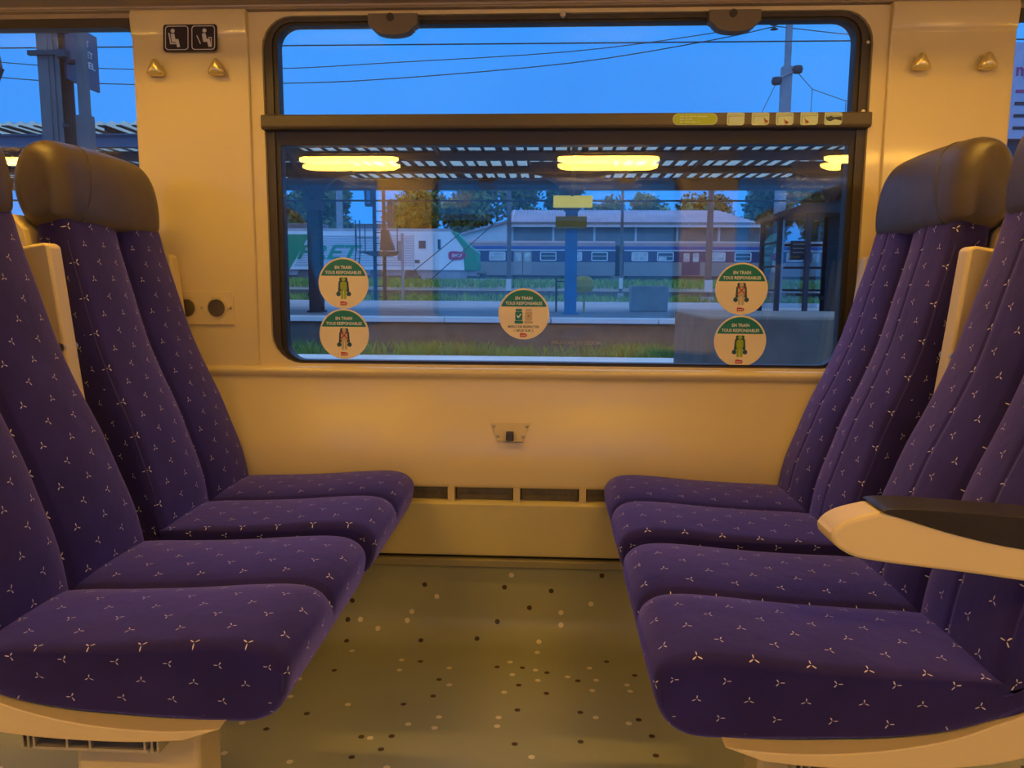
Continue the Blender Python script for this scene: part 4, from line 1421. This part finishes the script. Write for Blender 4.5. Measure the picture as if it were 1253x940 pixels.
t = thing('shed_annexe', 'low pale lean-to building left of the goods shed gable', 'building', (-7.6, 94, 1.2))
B().prism([(-3.6, 0), (2.4, 0), (2.4, 7.2), (1.2, 6.9), (-3.6, 5.6)], 0, 8).build('wall', 'shed_pale', t)
B().prism([(-3.9, 5.5), (2.4, 7.2), (2.4, 7.45), (-3.9, 5.75)], -0.3, 8.3).build('roof', 'loco_roof', t)

# ------------------------------------------------------------------ trees
def make_tree(label, x, y, z0, h, rx, m, n=2600, leaf=0.42, dens=1.0):
    t = thing('tree', label, 'tree', (x, y, z0), group='trees behind the rail yard')
    tb = B().tube([(0, 0, 0), (0.15, 0.1, h * 0.35), (-0.1, 0, h * 0.75)], 0.28, 7, 0.10)
    blobs = []
    for k in range(11):
        a = random.uniform(0, 2 * PI)
        rr = random.uniform(0.1, 0.75) * rx
        bz = h * random.uniform(0.35, 0.90)
        sc_ = 1.0 - 0.5 * abs(bz / h - 0.55)
        blobs.append((Vector((math.cos(a) * rr * sc_, math.sin(a) * rr * 0.8 * sc_, bz)), rx * random.uniform(0.32, 0.55)))
        tb.tube([(0, 0, h * 0.35), (blobs[-1][0].x * 0.5, blobs[-1][0].y * 0.5, h * 0.35 + (bz - h * 0.35) * 0.6), tuple(blobs[-1][0])], 0.09, 5, 0.02)
    tb.build('trunk', 'bark', t, smooth=50)
    b = B()
    for _ in range(n):
        c, r_ = random.choice(blobs)
        d = Vector((random.gauss(0, 1), random.gauss(0, 1), random.gauss(0, 1))).normalized()
        p = c + d * r_ * random.uniform(0.45, 1.08) ** 0.7
        u = Vector((random.gauss(0, 1), random.gauss(0, 1), random.gauss(0, 1))).normalized()
        v = u.cross(d).normalized()
        s = leaf * random.uniform(0.6, 1.3)
        b.add([p - u * s, p + v * s * 0.55, p + u * s, p - v * s * 0.55], [(0, 1, 2, 3)])
    b.build('foliage', m, t, kind='stuff')
    return t
TREES = [(-33.5, 104, 14.5, 4.2, 'leaf_b', 4800, 'dark green tree at the far left edge of the window'),
         (-27.6, 100, 12.6, 3.6, 'leaf_b', 4800, 'round dark green tree beside the dark canopy column'),
         (-18.2, 108, 19.0, 6.4, 'leaf_a', 6500, 'broad yellowish tree above the ribbed engine side'),
         (-11.6, 111, 18.0, 5.0, 'leaf_a', 4200, 'airy tree above the engine cab'),
         (-5.4, 123, 19.5, 5.4, 'leaf_a', 4200, 'airy tree behind the goods shed gable'),
         (1.4, 124, 16.5, 4.6, 'leaf_b', 3600, 'tree rising behind the shed roof left of the blue column'),
         (8.6, 122, 13.0, 4.4, 'leaf_b', 3600, 'dark tree top just right of the blue column'),
         (16.0, 124, 14.0, 5.2, 'leaf_a', 3600, 'green tree above the middle of the shed roof'),
         (24.0, 122, 14.0, 5.4, 'leaf_b', 4600, 'low green tree above the right end of the shed roof'),
         (31.2, 116, 16.0, 5.6, 'leaf_b', 7000, 'bushy green tree right of the goods shed'),
         (36.5, 106, 17.0, 6.0, 'leaf_b', 7500, 'tall green tree behind the waiting shelter'),
         (44.0, 108, 14.0, 5.6, 'leaf_b', 5000, 'green tree at the right edge behind the shelter')]
for x_, y_, h_, r_, m_, n_, lab in TREES:
    make_tree(lab, x_, y_, 1.2, h_, r_, m_, n_)

# ------------------------------------------------------------------ overhead line
t = thing('catenary_pole', 'tall grey catenary pole with insulators in the upper right pane', 'pole', (8.66, 30.3, 0.1))
B().box(-0.10, 0.10, -0.10, 0.10, 0, 11.5).build('upper_shaft', 'galv', t)
B().box(-0.20, 0.16, -0.15, 0.15, 0, 8.9).build('lower_shaft', 'galv', t)
for dx_, z in ((-0.42, 8.35), (0.32, 8.75)):
    B().lathe([(0.03, -0.14), (0.16, -0.12), (0.20, 0.0), (0.16, 0.12), (0.03, 0.14)], 12).build('weight', 'steel_dark', t, smooth=50, loc=(dx_, -0.2, z))
B().tube([(-0.42, -0.2, 8.4), (0.3, -0.2, 8.75)], 0.03, 6).build('weight_arm', 'galv', t)
B().tube([(-0.55, 0, 10.2), (-0.55, 0, 11.2)], 0.03, 6).build('hanger', 'steel_dark', t)
for z in (10.25, 10.42, 10.59):
    B().lathe([(0.04, -0.05), (0.15, -0.02), (0.05, 0.05)], 10).build('insulator', 'steel_dark', t, loc=(-0.55, 0, z))
B().tube([(-0.55, 0, 11.0), (0, 0, 11.15)], 0.03, 6).build('cantilever', 'galv', t)
def sag(a, b_, s, n=14):
    a, b_ = Vector(a), Vector(b_)
    return [a.lerp(b_, i / n) - Vector((0, 0, s * 4 * (i / n) * (1 - i / n))) for i in range(n + 1)]
WIRES = [(sag((-34, 30, 9.85), (30, 30, 9.80), 0.0), 0.028, 'thick level overhead wire running straight across the sky'),
         ([(x_, 30, z_) for x_, z_ in smooth_loop([(-30, 10.3), (-21.6, 9.34), (-16.2, 9.02), (-10.5, 9.0), (-6.2, 9.18), (0.65, 9.53), (5.6, 10.10), (8.1, 10.55)], 4, closed=False)], 0.018, 'middle sagging overhead wire rising to the pole insulator'),
         ([(x_, 30, z_) for x_, z_ in smooth_loop([(-30, 9.7), (-21.7, 8.78), (-16.2, 8.46), (-10.5, 8.46), (-6.2, 8.60), (0.65, 9.12), (5.6, 9.85), (8.1, 10.35)], 4, closed=False)], 0.020, 'lowest sagging overhead wire rising to the pole insulator'),
         (sag((8.1, 30.3, 10.45), (20, 30, 9.3), 0.12), 0.018, 'overhead wire falling to the right from the insulator'),
         ([(8.98, 30.1, 8.75), (9.55, 30.1, 8.15), (10.8, 30.1, 7.72), (16, 30.1, 8.1)], 0.014, 'thin kinked wire hanging right of the catenary pole'),
         ([(8.24, 30.1, 8.4), (7.55, 30.1, 6.9), (7.0, 30.1, 5.6)], 0.012, 'thin slanting wire left of the catenary pole'),
         ([(9.55, 30.1, 8.15), (9.5, 30.1, 5.5)], 0.012, 'thin vertical dropper wire nearer the catenary pole'),
         ([(10.8, 30.1, 7.72), (10.75, 30.1, 5.5)], 0.012, 'thin vertical dropper wire farther right of the pole')]
for pts, r_, lab in WIRES:
    tag(B().tube(pts, r_, 5).build('overhead_wire', 'steel_dark', smooth=60), lab, 'wire', 'overhead wires')

# ------------------------------------------------------------------ poles and station sign outside the left window
t = thing('steel_mast', 'wide grey steel mast outside the left window beside the station sign', 'mast', (-5.745, 9.0, GZ))
b = B()
b.box(-0.14, 0.115, -0.13, -0.115, 0, 7.5)
b.box(-0.14, 0.115, 0.115, 0.13, 0, 7.5)
b.box(-0.14, -0.125, -0.115, 0.115, 0, 7.5)
b.box(-0.02, -0.005, -0.14, -0.13, 0, 7.5)
b.box(0.05, 0.06, -0.15, -0.13, 0, 7.5)
b.build('shaft', 'pole_grey', t)
for z in (3.86, 4.13):
    B().box(-0.22, 0.20, -0.18, -0.13, z - 0.025, z + 0.025).build('clamp', 'steel_dark', t)
    B().box(0.12, 0.235, -0.20, -0.10, z - 0.05, z + 0.03).build('clamp_end', 'steel_dark', t)
B().box(0.115, 0.16, -0.15, -0.1, 3.05, 3.09).build('bolt', 'steel_dark', t)
t = thing('station_sign', 'dark blue station name sign on a grey post outside the left window', 'sign', (-5.44, 9.0, GZ))
b = B()
b.box(-0.045, 0.045, -0.05, 0.05, 3.2, 7.0)
b.box(-0.075, 0.075, -0.06, 0.06, 0, 3.2)
b.build('post', 'pole_grey', t)
bb = B().box(-0.18, -0.15, -0.05, 0.59, 3.60, 4.25).build('board', 'sign_blue', t)
for z_ in (3.8, 4.2):
    B().box(-0.15, -0.05, -0.03, 0.03, z_ - 0.02, z_ + 0.02).build('board_clamp', 'steel_dark', t)
for i, (s_, w_) in enumerate((('NT', 0.13), ('RET', 0.20), ('UEL', 0.24), ('R', 0.065))):
    l_ = text('lettering', s_, 'sign_white', bb, 0, 0, 0, w_, 0.075, depth=0.002)
    l_.rotation_euler = (PI / 2, 0, PI / 2)
    l_.location = (-0.146, 0.27 + w_ / 2, 4.11 - i * 0.12)

# lamp bracket at the far left edge
t = thing('wire_bracket', 'small dark overhead bracket at the far left edge of the left window', 'bracket', (-9.1, 12.5, GZ))
B().box(-0.12, 0.0, -0.06, 0.06, 0, 7.5).build('shaft', 'steel_dark', t)
B().tube([(0, 0, 4.9), (0.18, 0, 4.88), (0.2, 0, 4.7)], 0.02, 6).build('arm', 'steel_dark', t)
B().tube([(0.2, 0, 4.7), (0.1, 0, 4.5)], 0.05, 8).build('insulator', 'steel_dark', t)
# notice panel outside the right window
t = thing('notice_panel', 'lilac notice panel with red heading outside the right window', 'sign', (4.42, 8.0, 2.1), FACE)
B().box(0, 1.6, 0.25, 1.15, -0.06, 0).build('panel', 'pale_lilac', t)
B().box(0, 1.6, -2.4, 0.25, -0.12, -0.06).build('support', 'steel_dark', t)
text('lettering', 'nge', 'lilac_red', t, 0.16, 0.86, 0.004, 0.22, 0.12, depth=0.002)
for q, (w_, m_) in enumerate(((0.5, 'lilac_red'), (0.6, 'sign_dark'), (0.3, 'sign_dark'), (0.6, 'sign_dark'))):
    B().box(0.06, 0.06 + w_, 0.68 - q * 0.115, 0.71 - q * 0.115, 0, 0.005).build('notice_line', m_, t)
